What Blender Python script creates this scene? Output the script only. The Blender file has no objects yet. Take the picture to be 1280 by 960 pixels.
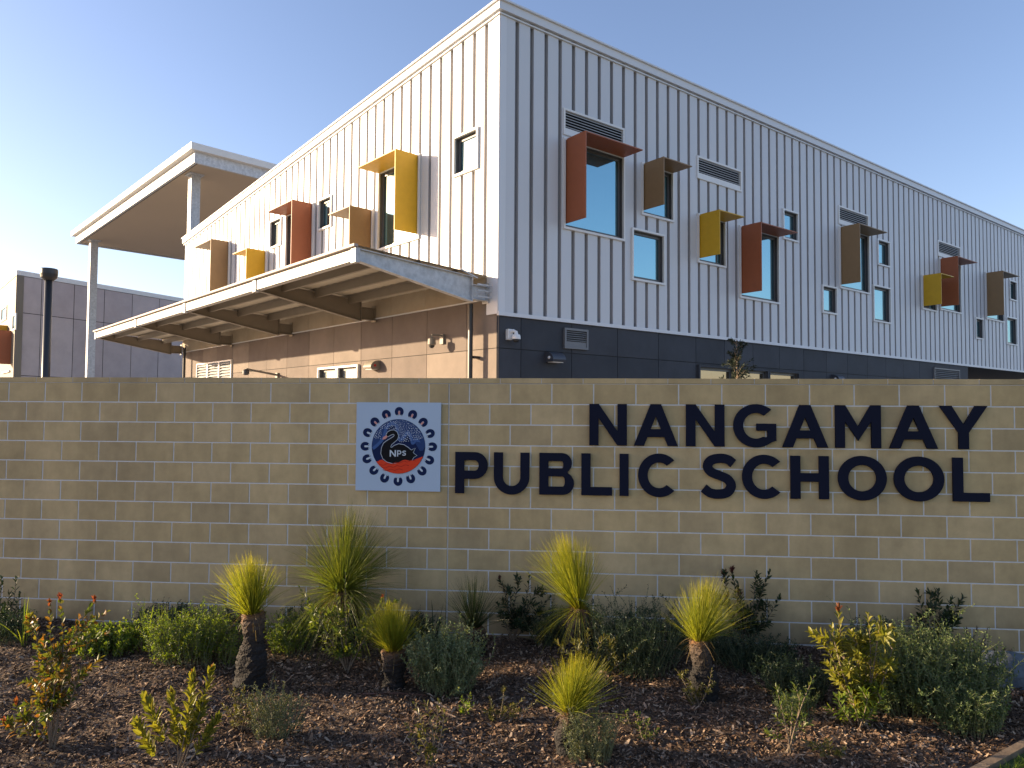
import bpy, math, random
import numpy as np
from mathutils import Vector

random.seed(7)
scene = bpy.context.scene
COL = scene.collection

# ------------------------------------------------------------------ camera
FPX, PITCH, ROLL = 903.5, 0.0401, 0.0065
CAM = np.array([0.0, 0.0, 2.17])
cp, sp, cr, sr = math.cos(PITCH), math.sin(PITCH), math.cos(ROLL), math.sin(ROLL)
C_F = np.array([0, cp, sp]); _u = np.array([0, -sp, cp]); _r = np.array([1.0, 0, 0])
C_R = _r * cr + _u * sr
C_U = _u * cr - _r * sr
cd = bpy.data.cameras.new("camera")
cd.sensor_fit = 'HORIZONTAL'; cd.sensor_width = 36; cd.lens = 36 * FPX / 1280
cd.clip_start = 0.05; cd.clip_end = 3000
cam = bpy.data.objects.new("camera", cd); COL.objects.link(cam)
from mathutils import Matrix
M = Matrix.Identity(4)
for i in range(3):
    M[i][0] = C_R[i]; M[i][1] = C_U[i]; M[i][2] = -C_F[i]; M[i][3] = CAM[i]
cam.matrix_world = M
scene.camera = cam

def ray(x, y):
    return C_F + C_R * ((x - 640) / FPX) - C_U * ((y - 480) / FPX)
def on_ground(x, y, z=0.0):
    d = ray(x, y); return CAM + d * ((z - CAM[2]) / d[2])
def at_depth(x, y, Y):
    d = ray(x, y); return CAM + d * (Y / d[1])

# ------------------------------------------------------------------ mesh helper
class MB:
    def __init__(s): s.v = []; s.f = []; s.t = []; s.m = []
    def add(s, vs, fs, t=None, m=0):
        b = len(s.v)
        s.v.extend([tuple(map(float, p)) for p in vs])
        s.f.extend([tuple(b + i for i in q) for q in fs])
        s.m.extend([m] * len(fs))
        s.t.extend(t if t is not None else [0.0] * len(vs))
    def build(s, name, mats, parent=None, origin=(0, 0, 0), smooth=False):
        o3 = np.array(parent_origin(parent) if parent is not None else origin, float)
        me = bpy.data.meshes.new(name)
        va = np.array(s.v, float).reshape(-1, 3) - o3
        me.from_pydata(va.tolist(), [], s.f)
        if not isinstance(mats, (list, tuple)): mats = [mats]
        for q in mats: me.materials.append(q)
        if any(s.m): me.polygons.foreach_set('material_index', s.m)
        if any(s.t):
            a = me.attributes.new('t', 'FLOAT', 'POINT'); a.data.foreach_set('value', s.t)
        if smooth: me.polygons.foreach_set('use_smooth', [True] * len(s.f))
        me.update()
        ob = bpy.data.objects.new(name, me); COL.objects.link(ob)
        if parent is not None: ob.parent = parent
        else: ob.location = o3
        return ob

def parent_origin(p):
    o = Vector((0, 0, 0))
    while p is not None:
        o += p.location; p = p.parent
    return tuple(o)

def tag(o, label=None, cat=None, group=None, kind=None):
    if label: o['label'] = label
    if cat: o['category'] = cat
    if group: o['group'] = group
    if kind: o['kind'] = kind
    return o
def thing(name, label, cat, loc, group=None):
    o = bpy.data.objects.new(name, None); COL.objects.link(o)
    o.location = tuple(map(float, loc)); o.empty_display_size = .1
    return tag(o, label, cat, group)

class Face:
    """vertical plane: s along, n outward, z up"""
    def __init__(s, o, d, n): s.o = np.array(o, float); s.d = np.array(d, float); s.n = np.array(n, float)
    def P(s, a, n, z): return s.o + s.d * a + s.n * n + np.array([0, 0, z])
def box(mb, F, s0, s1, n0, n1, z0, z1, m=0, zt=None, side=None):
    za, zb = (z1, z1) if zt is None else zt          # sloping top
    v = [F.P(s0, n0, z0), F.P(s1, n0, z0), F.P(s1, n1, z0), F.P(s0, n1, z0),
         F.P(s0, n0, za), F.P(s1, n0, zb), F.P(s1, n1, zb), F.P(s0, n1, za)]
    mb.add(v, [(0, 1, 2, 3), (4, 7, 6, 5), (0, 4, 5, 1), (1, 5, 6, 2), (2, 6, 7, 3), (3, 7, 4, 0)], m=m)
    if side is not None: mb.m[-1] = side; mb.m[-3] = side
def bar(mb, a, b, w, h, up=(0, 0, 1)):
    a = np.array(a, float); b = np.array(b, float); d = b - a; d /= np.linalg.norm(d)
    up = np.array(up, float); s = np.cross(d, up); s /= np.linalg.norm(s); u = np.cross(s, d)
    v = []
    for p in (a, b):
        for i, j in ((-1, -1), (1, -1), (1, 1), (-1, 1)): v.append(p + s * i * w / 2 + u * j * h / 2)
    mb.add(v, [(0, 1, 2, 3), (7, 6, 5, 4), (0, 4, 5, 1), (1, 5, 6, 2), (2, 6, 7, 3), (3, 7, 4, 0)])
def tube(mb, pts, rad, k=6, t=None, cap=True):
    pts = [np.array(p, float) for p in pts]; n = len(pts); rings = []; tv = []
    for i, p in enumerate(pts):
        d = pts[min(i + 1, n - 1)] - pts[max(i - 1, 0)]; d /= (np.linalg.norm(d) + 1e-9)
        a = np.array([1, 0, 0]) if abs(d[0]) < .8 else np.array([0, 1, 0])
        s = np.cross(d, a); s /= np.linalg.norm(s); u = np.cross(d, s)
        for j in range(k):
            w = 2 * math.pi * j / k
            rings.append(p + (s * math.cos(w) + u * math.sin(w)) * rad[i])
            tv.append(t[i] if t else 0.0)
    f = []
    for i in range(n - 1):
        for j in range(k):
            f.append((i * k + j, i * k + (j + 1) % k, (i + 1) * k + (j + 1) % k, (i + 1) * k + j))
    if cap: f += [tuple(range(k))[::-1], tuple((n - 1) * k + j for j in range(k))]
    mb.add(rings, f, tv)

# ------------------------------------------------------------------ materials
def nt(name):
    m = bpy.data.materials.new(name); m.use_nodes = True
    return m, m.node_tree, m.node_tree.nodes['Principled BSDF']
def N(t, ty, **kw):
    n = t.nodes.new(ty)
    for k, v in kw.items(): setattr(n, k, v)
    return n
def flat(name, col, rough=.6, metal=0., var=.12, scale=6., bump=0., bscale=200., spec=.5, streak=False):
    """paint or metal with faint mottling"""
    m, t, b = nt(name)
    tc = N(t, 'ShaderNodeTexCoord'); mp = N(t, 'ShaderNodeMapping')
    if streak: mp.inputs['Scale'].default_value = (1, 1, .12)
    t.links.new(tc.outputs['Object'], mp.inputs[0])
    no = N(t, 'ShaderNodeTexNoise'); no.inputs['Scale'].default_value = scale; no.inputs['Detail'].default_value = 6
    t.links.new(mp.outputs[0], no.inputs[0])
    mx = N(t, 'ShaderNodeMix', data_type='RGBA')
    mx.inputs[6].default_value = tuple(c * (1 - var) for c in col) + (1,)
    mx.inputs[7].default_value = tuple(min(1, c * (1 + var)) for c in col) + (1,)
    t.links.new(no.outputs[0], mx.inputs[0]); t.links.new(mx.outputs[2], b.inputs['Base Color'])
    b.inputs['Roughness'].default_value = rough; b.inputs['Metallic'].default_value = metal
    b.inputs['Specular IOR Level'].default_value = spec
    if bump:
        n2 = N(t, 'ShaderNodeTexNoise'); n2.inputs['Scale'].default_value = bscale; n2.inputs['Detail'].default_value = 4
        t.links.new(tc.outputs['Object'], n2.inputs[0])
        bp = N(t, 'ShaderNodeBump'); bp.inputs['Strength'].default_value = bump; bp.inputs['Distance'].default_value = .01
        t.links.new(n2.outputs[0], bp.inputs['Height']); t.links.new(bp.outputs[0], b.inputs['Normal'])
    return m
def island(name, cols, rough=.8, bump=.3, bscale=180, nvar=.25, nscale=3., spec=.3):
    """every separate piece of the mesh gets its own tone"""
    m, t, b = nt(name)
    g = N(t, 'ShaderNodeNewGeometry'); cr_ = N(t, 'ShaderNodeValToRGB')
    el = cr_.color_ramp.elements
    if len(cols) == 1: cols = cols * 2
    while len(el) < len(cols): el.new(.5)
    for i, c in enumerate(cols): el[i].position = i / max(1, len(cols) - 1); el[i].color = tuple(c) + (1,)
    t.links.new(g.outputs['Random Per Island'], cr_.inputs[0])
    tc = N(t, 'ShaderNodeTexCoord'); no = N(t, 'ShaderNodeTexNoise')
    no.inputs['Scale'].default_value = nscale; no.inputs['Detail'].default_value = 8; no.inputs['Roughness'].default_value = .65
    t.links.new(tc.outputs['Object'], no.inputs[0])
    mr = N(t, 'ShaderNodeMapRange'); mr.inputs[1].default_value = .3; mr.inputs[2].default_value = .7
    mr.inputs[3].default_value = 1 - nvar; mr.inputs[4].default_value = 1 + nvar
    t.links.new(no.outputs[0], mr.inputs[0])
    mx = N(t, 'ShaderNodeMix', data_type='RGBA', blend_type='MULTIPLY'); mx.inputs[0].default_value = 1
    t.links.new(cr_.outputs[0], mx.inputs[6]); t.links.new(mr.outputs[0], mx.inputs[7])
    t.links.new(mx.outputs[2], b.inputs['Base Color'])
    b.inputs['Roughness'].default_value = rough; b.inputs['Specular IOR Level'].default_value = spec
    if bump:
        n2 = N(t, 'ShaderNodeTexNoise'); n2.inputs['Scale'].default_value = bscale; n2.inputs['Detail'].default_value = 5
        t.links.new(tc.outputs['Object'], n2.inputs[0])
        bp = N(t, 'ShaderNodeBump'); bp.inputs['Strength'].default_value = bump; bp.inputs['Distance'].default_value = .006
        t.links.new(n2.outputs[0], bp.inputs['Height']); t.links.new(bp.outputs[0], b.inputs['Normal'])
    return m
def leafmat(name, cols, tcol=None, trans=.35, rough=.45, along=None):
    """leaf: tone per leaf, light passes through; along = colours from root to tip (attribute t)"""
    m, t, b = nt(name)
    g = N(t, 'ShaderNodeNewGeometry'); r = N(t, 'ShaderNodeValToRGB'); el = r.color_ramp.elements
    while len(el) < len(cols): el.new(.5)
    for i, c in enumerate(cols): el[i].position = i / max(1, len(cols) - 1); el[i].color = tuple(c) + (1,)
    t.links.new(g.outputs['Random Per Island'], r.inputs[0])
    out = r.outputs[0]
    if along:
        at = N(t, 'ShaderNodeAttribute', attribute_name='t'); r2 = N(t, 'ShaderNodeValToRGB'); e2 = r2.color_ramp.elements
        while len(e2) < len(along): e2.new(.5)
        for i, (p, c) in enumerate(along): e2[i].position = p; e2[i].color = tuple(c) + (1,)
        t.links.new(at.outputs['Fac'], r2.inputs[0])
        mm = N(t, 'ShaderNodeMix', data_type='RGBA', blend_type='MULTIPLY'); mm.inputs[0].default_value = 1
        t.links.new(r.outputs[0], mm.inputs[6]); t.links.new(r2.outputs[0], mm.inputs[7]); out = mm.outputs[2]
    t.links.new(out, b.inputs['Base Color']); b.inputs['Roughness'].default_value = rough
    b.inputs['Specular IOR Level'].default_value = .35
    tr = N(t, 'ShaderNodeBsdfTranslucent')
    hs = N(t, 'ShaderNodeMix', data_type='RGBA', blend_type='MULTIPLY'); hs.inputs[0].default_value = 1
    hs.inputs[7].default_value = (1.5, 1.45, .6, 1); t.links.new(out, hs.inputs[6]); t.links.new(hs.outputs[2], tr.inputs[0])
    ms = N(t, 'ShaderNodeMixShader'); ms.inputs[0].default_value = trans
    t.links.new(b.outputs[0], ms.inputs[1]); t.links.new(tr.outputs[0], ms.inputs[2])
    t.links.new(ms.outputs[0], t.nodes['Material Output'].inputs[0])
    return m
def glassmat(name, dark, refl, fac):
    m, t, b = nt(name)
    b.inputs['Base Color'].default_value = tuple(dark) + (1,); b.inputs['Roughness'].default_value = .25
    gl = N(t, 'ShaderNodeBsdfGlossy'); gl.inputs['Color'].default_value = tuple(refl) + (1,); gl.inputs['Roughness'].default_value = .02
    ms = N(t, 'ShaderNodeMixShader'); ms.inputs[0].default_value = fac
    tc = N(t, 'ShaderNodeTexCoord'); no = N(t, 'ShaderNodeTexNoise'); no.inputs['Scale'].default_value = .8
    bp = N(t, 'ShaderNodeBump'); bp.inputs['Strength'].default_value = .04; bp.inputs['Distance'].default_value = .05
    t.links.new(tc.outputs['Object'], no.inputs[0]); t.links.new(no.outputs[0], bp.inputs['Height']); t.links.new(bp.outputs[0], gl.inputs['Normal'])
    t.links.new(b.outputs[0], ms.inputs[1]); t.links.new(gl.outputs[0], ms.inputs[2])
    t.links.new(ms.outputs[0], t.nodes['Material Output'].inputs[0])
    return m

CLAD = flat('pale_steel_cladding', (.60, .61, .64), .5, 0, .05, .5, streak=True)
SIDESHADE = flat('cladding_side_shade', (.46, .45, .46), .6, 0, .1, 2)  # pan sides darkened to paint in the shade of the grooves
GAPSHADE = flat('cladding_groove_shade', (.24, .24, .26), .6, 0, .1, 2)  # groove floor, darker still: the shade is put into its colour
FASCIA = flat('fascia_steel', (.66, .67, .70), .45, 0, .04, .6)
GALV = island('galvanised_steel', [(.40, .42, .44), (.50, .51, .53)], .5, .05, 60, .25, 9, .6)
PANELR = island('charcoal_fibre_cement', [(.036, .040, .050), (.050, .054, .066)], .7, .25, 90, .18, 1.5, .3)
PANELL = island('taupe_fibre_cement', [(.145, .118, .108), (.175, .143, .128), (.215, .178, .155)], .8, .25, 90, .15, 1.5, .2)
BAND = island('sand_fibre_cement', [(.34, .29, .22), (.39, .33, .26)], .8, .2, 90, .12, 1.5, .2)
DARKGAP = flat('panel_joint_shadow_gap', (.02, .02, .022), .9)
RUST = flat('rust_red_paint', (.33, .095, .035), .5, 0, .1, 8, .1, 300)
YELL = flat('mustard_yellow_paint', (.62, .36, .012), .5, 0, .1, 8, .1, 300)
BRON = flat('bronze_tan_paint', (.27, .165, .075), .5, 0, .1, 8, .1, 300)
FRAME = flat('window_trim', (.74, .73, .72), .45, 0, .05)
CHAR = flat('charcoal_window_frame', (.085, .085, .09), .4, 0, .1)
GLASS = glassmat('tinted_window_glass', (.010, .045, .065), (.31, .54, .60), .58)
GLASST = glassmat('brown_tinted_glass', (.04, .035, .03), (.50, .40, .28), .45)
GLASSL = glassmat('pale_window_glass', (.28, .31, .31), (.75, .8, .8), .6)
SLAT = flat('louvre_slats', (.42, .43, .45), .5, 0, .1)
DARK = flat('dark_void', (.012, .012, .014), .9)
WHITE = flat('white_plastic', (.75, .75, .76), .4, 0, .05)
BLACKM = flat('black_metal', (.025, .026, .03), .4, .0, .15)
DKGREY = flat('dark_grey_plastic', (.05, .055, .07), .4)
REDP = flat('red_lens', (.5, .02, .02), .3)
ROOFSHEET = flat('roof_sheet_underside', (.52, .47, .38), .6, 0, .08, 3)
STEELP = flat('painted_steel', (.23, .20, .165), .55, 0, .12, 4)
SOFFIT = flat('soffit_lining', (.43, .345, .26), .8, 0, .04, .3)
CREAM = flat('pale_fascia_metal', (.68, .66, .63), .5, 0, .06, 3)
GREYP = island('mauve_grey_panel', [(.40, .335, .325), (.46, .39, .375)], .85, .2, 60, .1, .8, .2)
CLADB = flat('beige_cladding_shaded', (.17, .145, .11), .6, 0, .08, 1, streak=True)  # beige darkened in colour to stand for an unlit face

# ------------------------------------------------------------------ ground
def hgt(x, y):
    return (.022 * math.sin(1.7 * x + .6) * math.cos(2.1 * y) + .016 * math.sin(4.3 * x + 2.2 * y) + .009 * math.sin(9.1 * x - 6.3 * y + 1)
            + .035 * max(0, min(1, (y - 6.3) / .7)))
YW = -.0909
dW = np.array([math.cos(YW), math.sin(YW), 0]); nOut = np.array([math.sin(YW), -math.cos(YW), 0])
WALL = Face((0, 6.9851, 0), dW, nOut)

m_gr, t_, b_ = nt('dry_ground')
tc = N(t_, 'ShaderNodeTexCoord'); no = N(t_, 'ShaderNodeTexNoise'); no.inputs['Scale'].default_value = .6; no.inputs['Detail'].default_value = 10
rr = N(t_, 'ShaderNodeValToRGB'); rr.color_ramp.elements[0].color = (.10, .11, .045, 1); rr.color_ramp.elements[1].color = (.22, .19, .12, 1)
rr.color_ramp.elements[0].position = .35; rr.color_ramp.elements[1].position = .65
t_.links.new(tc.outputs['Object'], no.inputs[0]); t_.links.new(no.outputs[0], rr.inputs[0]); t_.links.new(rr.outputs[0], b_.inputs['Base Color']); b_.inputs['Roughness'].default_value = .95
mb = MB(); S = 900
mb.add([(-S, -S, -.06), (S, -S, -.06), (S, S, -.06), (-S, S, -.06)], [(0, 1, 2, 3)])
tag(mb.build('ground', m_gr), 'open dry grassy ground round the school', kind='structure')
mb = MB()
mb.add([(-60, 7.4, -.05), (60, 7.4, -.05), (60, 75, -.05), (-60, 75, -.05)], [(0, 1, 2, 3)])
tag(mb.build('courtyard_paving', flat('concrete_paving', (.36, .34, .31), .9, 0, .15, .7, .2, 40)), 'pale concrete paving behind the sign wall', kind='structure')

# mulch bed: edge line between bed and lawn
E0 = np.array([2.903, 4.551]); ED = np.array([.837, .547])
def edge_y(x): return E0[1] + (x - E0[0]) * ED[1] / ED[0]
mb = MB(); nx, ny = 150, 60
xs = np.linspace(-11, 9, nx)
vv = []
for i, x in enumerate(xs):
    y1 = 6.985 + math.tan(YW) * x + .02
    y0 = max(edge_y(x), 1.2)
    y0 = min(y0, y1 - .02)
    for j in range(ny):
        y = y0 + (y1 - y0) * j / (ny - 1); vv.append((x, y, hgt(x, y)))
ff = [(i * ny + j, (i + 1) * ny + j, (i + 1) * ny + j + 1, i * ny + j + 1) for i in range(nx - 1) for j in range(ny - 1)]
mb.add(vv, ff)
m_soil, t_, b_ = nt('mulch_soil')
tc = N(t_, 'ShaderNodeTexCoord'); v1 = N(t_, 'ShaderNodeTexVoronoi'); v1.inputs['Scale'].default_value = 55; v1.inputs['Randomness'].default_value = 1
no = N(t_, 'ShaderNodeTexNoise'); no.inputs['Scale'].default_value = 30; no.inputs['Detail'].default_value = 8
rr = N(t_, 'ShaderNodeValToRGB'); rr.color_ramp.elements[0].color = (.022, .014, .010, 1); rr.color_ramp.elements[1].color = (.14, .09, .06, 1)
mxx = N(t_, 'ShaderNodeMix', data_type='FLOAT'); mxx.inputs[0].default_value = .5
t_.links.new(tc.outputs['Object'], v1.inputs[0]); t_.links.new(tc.outputs['Object'], no.inputs[0])
sx = N(t_, 'ShaderNodeSeparateColor'); t_.links.new(v1.outputs['Color'], sx.inputs[0])
t_.links.new(sx.outputs[0], mxx.inputs[2]); t_.links.new(no.outputs[0], mxx.inputs[3])
t_.links.new(mxx.outputs[0], rr.inputs[0]); t_.links.new(rr.outputs[0], b_.inputs['Base Color']); b_.inputs['Roughness'].default_value = .95
bp = N(t_, 'ShaderNodeBump'); bp.inputs['Distance'].default_value = .02; t_.links.new(mxx.outputs[0], bp.inputs['Height']); t_.links.new(bp.outputs[0], b_.inputs['Normal'])
tag(mb.build('garden_bed', m_soil, smooth=True), 'mulched garden bed in front of the sign wall', kind='structure')

# wood chips
rng = np.random.default_rng(3)
NC = 135000
cx = rng.uniform(-5.6, 5.6, NC); dpt = rng.uniform(0, 1, NC) ** 1.15
y1 = 6.97 + math.tan(YW) * cx
cy = 3.9 + (y1 - 3.9) * dpt
keep = (cy > E0[1] + (cx - E0[0]) * ED[1] / ED[0] + .05) & (cy < y1 - .02)
cx, cy = cx[keep], cy[keep]; n = len(cx)
cz = np.array([hgt(a, b) for a, b in zip(cx, cy)]) + rng.uniform(.0, .022, n)
big = rng.random(n) ** 3
L_ = .008 + .028 * big ** 1.4 * rng.uniform(.6, 1.3, n); Wd = .0025 + .0075 * rng.random(n) * (0.4 + big)
tw = rng.random(n) < .008; L_ = np.where(tw, rng.uniform(.03, .085, n), L_); Wd = np.where(tw, .0024, Wd)
lt = rng.random(n) < .015; L_ = np.where(lt, rng.uniform(.016, .034, n), L_); Wd = np.where(lt, rng.uniform(.006, .011, n), Wd)
yaw = rng.uniform(0, 2 * np.pi, n); tl = rng.normal(0, .38, n); rl = rng.normal(0, .5, n)
ax = np.stack([np.cos(yaw) * np.cos(tl), np.sin(yaw) * np.cos(tl), np.sin(tl)], 1)
sd = np.stack([-np.sin(yaw) * np.cos(rl), np.cos(yaw) * np.cos(rl), np.sin(rl)], 1)
up = np.cross(ax, sd); c0 = np.stack([cx, cy, cz], 1)
bend = rng.uniform(-.25, .25, n)[:, None] * L_[:, None] * up
P = np.empty((n, 6, 3))
P[:, 0] = c0 - ax * L_[:, None] - sd * (Wd * .6)[:, None]; P[:, 1] = c0 - ax * L_[:, None] * .9 + sd * (Wd * .7)[:, None]
P[:, 2] = c0 + bend + sd * Wd[:, None]; P[:, 3] = c0 + bend - sd * Wd[:, None]
P[:, 4] = c0 + ax * L_[:, None] * .85 + sd * (Wd * .5)[:, None]; P[:, 5] = c0 + ax * L_[:, None] - sd * (Wd * .4)[:, None]
ii = np.arange(n)[:, None] * 6
F_ = np.concatenate([ii + np.array([[0, 3, 2, 1]]), ii + np.array([[3, 5, 4, 2]])], 0)
me = bpy.data.meshes.new('wood_chips'); me.from_pydata(P.reshape(-1, 3).tolist(), [], F_.tolist()); me.update()
me.materials.append(island('wood_chip', [(.028, .017, .011), (.06, .036, .022), (.115, .068, .040), (.17, .105, .066), (.235, .16, .108), (.38, .29, .21)], .85, 0, 100, .2, 60, .2))
o = bpy.data.objects.new('wood_chips', me); COL.objects.link(o); tag(o, 'scattered brown bark mulch chips over the garden bed', 'mulch', kind='stuff')

# edging and lawn
mb = MB()
e3 = np.array([ED[0], ED[1], 0]); en = np.array([ED[1], -ED[0], 0])
EF = Face((E0[0], E0[1], 0), e3, en)
for k in range(-4, 4):
    box(mb, EF, k * 1.8 + .003, k * 1.8 + 1.797, 0, .055, -.05, .035)
tag(mb.build('kerb', island('weathered_edging', [(.17, .125, .085), (.21, .155, .105)], .85, .4, 60, .3, 8)), 'weathered edging between mulch bed and lawn', kind='structure')
mb = MB()
mb.add([EF.P(-8, .055, .0), EF.P(8, .055, .0), EF.P(8, 9, .0), EF.P(-8, 9, .0)], [(0, 3, 2, 1)])
tag(mb.build('lawn', flat('lawn_turf', (.045, .075, .015), .95, 0, .4, 12)), 'green lawn at the corner of the bed', kind='structure')
mb = MB(); rnd = random.Random(5)
for i in range(16000):
    s = rnd.uniform(-.7, 1.7); q = .08 + rnd.uniform(0, 1.0)
    p = EF.P(s, q, 0); h = rnd.uniform(.02, .05); a = rnd.uniform(0, 6.28); w = .0022
    dx, dy = math.cos(a) * w, math.sin(a) * w
    lx, ly = rnd.gauss(0, .4) * h, rnd.gauss(0, .4) * h
    mb.add([p + [-dx, -dy, 0], p + [dx, dy, 0], p + [lx + dx * .3, ly + dy * .3, h]], [(0, 1, 2)])
GRASS = leafmat('lawn_blades', [(.06, .11, .015), (.10, .16, .02), (.14, .18, .03)], trans=.4)
tag(mb.build('lawn_grass', GRASS), 'short mown green grass blades of the lawn', 'grass', kind='stuff')

# ------------------------------------------------------------------ sign wall
def stained(m):
    t = m.node_tree; b = t.nodes['Principled BSDF']; src = b.inputs['Base Color'].links[0].from_socket
    tc = N(t, 'ShaderNodeTexCoord'); mp = N(t, 'ShaderNodeMapping'); mp.inputs['Scale'].default_value = (1, 1, .22)
    n1 = N(t, 'ShaderNodeTexNoise'); n1.inputs['Scale'].default_value = 1.6; n1.inputs['Detail'].default_value = 7; n1.inputs['Roughness'].default_value = .62
    t.links.new(tc.outputs['Object'], mp.inputs[0]); t.links.new(mp.outputs[0], n1.inputs[0])
    r1 = N(t, 'ShaderNodeMapRange'); r1.inputs[1].default_value = .35; r1.inputs[2].default_value = .72; r1.inputs[3].default_value = .80; r1.inputs[4].default_value = 1.14
    t.links.new(n1.outputs[0], r1.inputs[0])
    m1 = N(t, 'ShaderNodeMix', data_type='RGBA', blend_type='MULTIPLY'); m1.inputs[0].default_value = 1
    t.links.new(src, m1.inputs[6]); t.links.new(r1.outputs[0], m1.inputs[7])
    # splashed soil with a ragged upper edge at the foot
    sp_ = N(t, 'ShaderNodeSeparateXYZ'); t.links.new(tc.outputs['Object'], sp_.inputs[0])
    n2 = N(t, 'ShaderNodeTexNoise'); n2.inputs['Scale'].default_value = 7; n2.inputs['Detail'].default_value = 8
    t.links.new(tc.outputs['Object'], n2.inputs[0])
    ma = N(t, 'ShaderNodeMath', operation='MULTIPLY_ADD'); ma.inputs[1].default_value = -.6; t.links.new(n2.outputs[0], ma.inputs[0]); t.links.new(sp_.outputs[2], ma.inputs[2])
    r2 = N(t, 'ShaderNodeMapRange'); r2.inputs[1].default_value = -.35; r2.inputs[2].default_value = .05; r2.inputs[3].default_value = .55; r2.inputs[4].default_value = 0
    t.links.new(ma.outputs[0], r2.inputs[0])
    m2 = N(t, 'ShaderNodeMix', data_type='RGBA'); m2.inputs[7].default_value = (.13, .085, .05, 1)
    t.links.new(r2.outputs[0], m2.inputs[0]); t.links.new(m1.outputs[2], m2.inputs[6]); t.links.new(m2.outputs[2], b.inputs['Base Color'])
    return m
BLOCK = island('cream_concrete_block', [(.465, .35, .190), (.53, .402, .220), (.495, .372, .20), (.56, .425, .24), (.44, .335, .19)], .9, .5, 260, .13, 5, .15)
MORT = flat('pale_mortar', (.62, .61, .60), .95, 0, .12, 20, .3, 200)
stained(BLOCK)
wall = thing('block_wall', 'long cream concrete block wall carrying the school name', 'wall', WALL.P(0, 0, 0))
SJ = -.615; GAP = .012
def course(mb, F, z0, z1, half, nf, sgn):
    """one course both sides of the movement joint"""
    for side in (-1, 1):
        a = 0.006; first = True
        lim = 11.4 if side < 0 else 9.4
        while a < lim:
            ln = .2 if (first and half) else .4
            first = False
            s0, s1 = SJ + side * a, SJ + side * (a + ln - GAP)
            if s0 > s1: s0, s1 = s1, s0
            c = .003
            j = random.uniform(-.0006, .0006)
            v = [F.P(s0, nf - .008 * sgn, z0), F.P(s1, nf - .008 * sgn, z0), F.P(s1, nf - .008 * sgn, z1), F.P(s0, nf - .008 * sgn, z1),
                 F.P(s0, nf + (j - .002) * sgn, z0), F.P(s1, nf + (j - .002) * sgn, z0), F.P(s1, nf + (j - .002) * sgn, z1), F.P(s0, nf + (j - .002) * sgn, z1),
                 F.P(s0 + c, nf + j * sgn, z0 + c), F.P(s1 - c, nf + j * sgn, z0 + c), F.P(s1 - c, nf + j * sgn, z1 - c), F.P(s0 + c, nf + j * sgn, z1 - c)]
            f = [(8, 9, 10, 11)]
            for q in range(4):
                r = (q + 1) % 4
                f.append((q, r, 4 + r, 4 + q)); f.append((4 + q, 4 + r, 8 + r, 8 + q))
            if sgn < 0: f = [g[::-1] for g in f]
            mb.add(v, f)
            a += ln
mb = MB()
for k in range(13):
    z1 = 2.450 - .2 * k; z0 = z1 - .188
    course(mb, WALL, z0, z1, k % 2 == 0, 0.0, 1)
    course(mb, WALL, z0, z1, k % 2 == 0, -.19, -1)
mb.build('blockwork', BLOCK, wall)
mb = MB()
box(mb, WALL, SJ - 11.5, SJ - .006, -.1865, -.0035, -.2, 2.455)
box(mb, WALL, SJ + .006, SJ + 9.5, -.1865, -.0035, -.2, 2.4549)
box(mb, WALL, SJ - .0055, SJ + .0055, -.18, -.007, -.2, 2.4545)
mb.build('mortar', MORT, wall)
mb = MB(); a = SJ - 11.5
while a < SJ + 9.4:
    box(mb, WALL, a + .004, a + .396, -.194, .003, 2.4565 + random.uniform(0, .0015), 2.506)
    a += .4
mb.build('capping', BLOCK, wall)
mb = MB(); a = SJ - 11.5
while a < SJ + 9.4:
    box(mb, WALL, a - .0035, a + .0035, -.19, -.001, 2.457, 2.5045); a += .4
mb.build('capping_joint', MORT, wall)

# ---- lettering
NAVY = flat('dark_navy_letter_metal', (.007, .009, .024), .7, 0, .2, 3, spec=.12)
def circ(cx, cy, rx, ry, a0, a1, n=40):
    return [(cx + rx * math.cos(math.radians(a0 + (a1 - a0) * i / n)), cy + ry * math.sin(math.radians(a0 + (a1 - a0) * i / n))) for i in range(n + 1)]
def smoothline(p, n=8):
    p = [np.array(q, float) for q in p]; p = [2 * p[0] - p[1]] + p + [2 * p[-1] - p[-2]]; o = []
    for i in range(1, len(p) - 2):
        for k in range(n):
            t = k / n
            o.append(.5 * ((2 * p[i]) + (-p[i - 1] + p[i + 1]) * t + (2 * p[i - 1] - 5 * p[i] + 4 * p[i + 1] - p[i + 2]) * t * t + (-p[i - 1] + 3 * p[i] - 3 * p[i + 1] + p[i + 2]) * t ** 3))
    o.append(p[-2]); return o
def ribbon(path, w):
    L1, R1 = [], []
    for i, q in enumerate(path):
        d = path[min(i + 1, len(path) - 1)] - path[max(i - 1, 0)]; d = d / np.linalg.norm(d); nn = np.array([-d[1], d[0]])
        L1.append(tuple(q + nn * w / 2)); R1.append(tuple(q - nn * w / 2))
    return L1 + R1[::-1]
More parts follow.
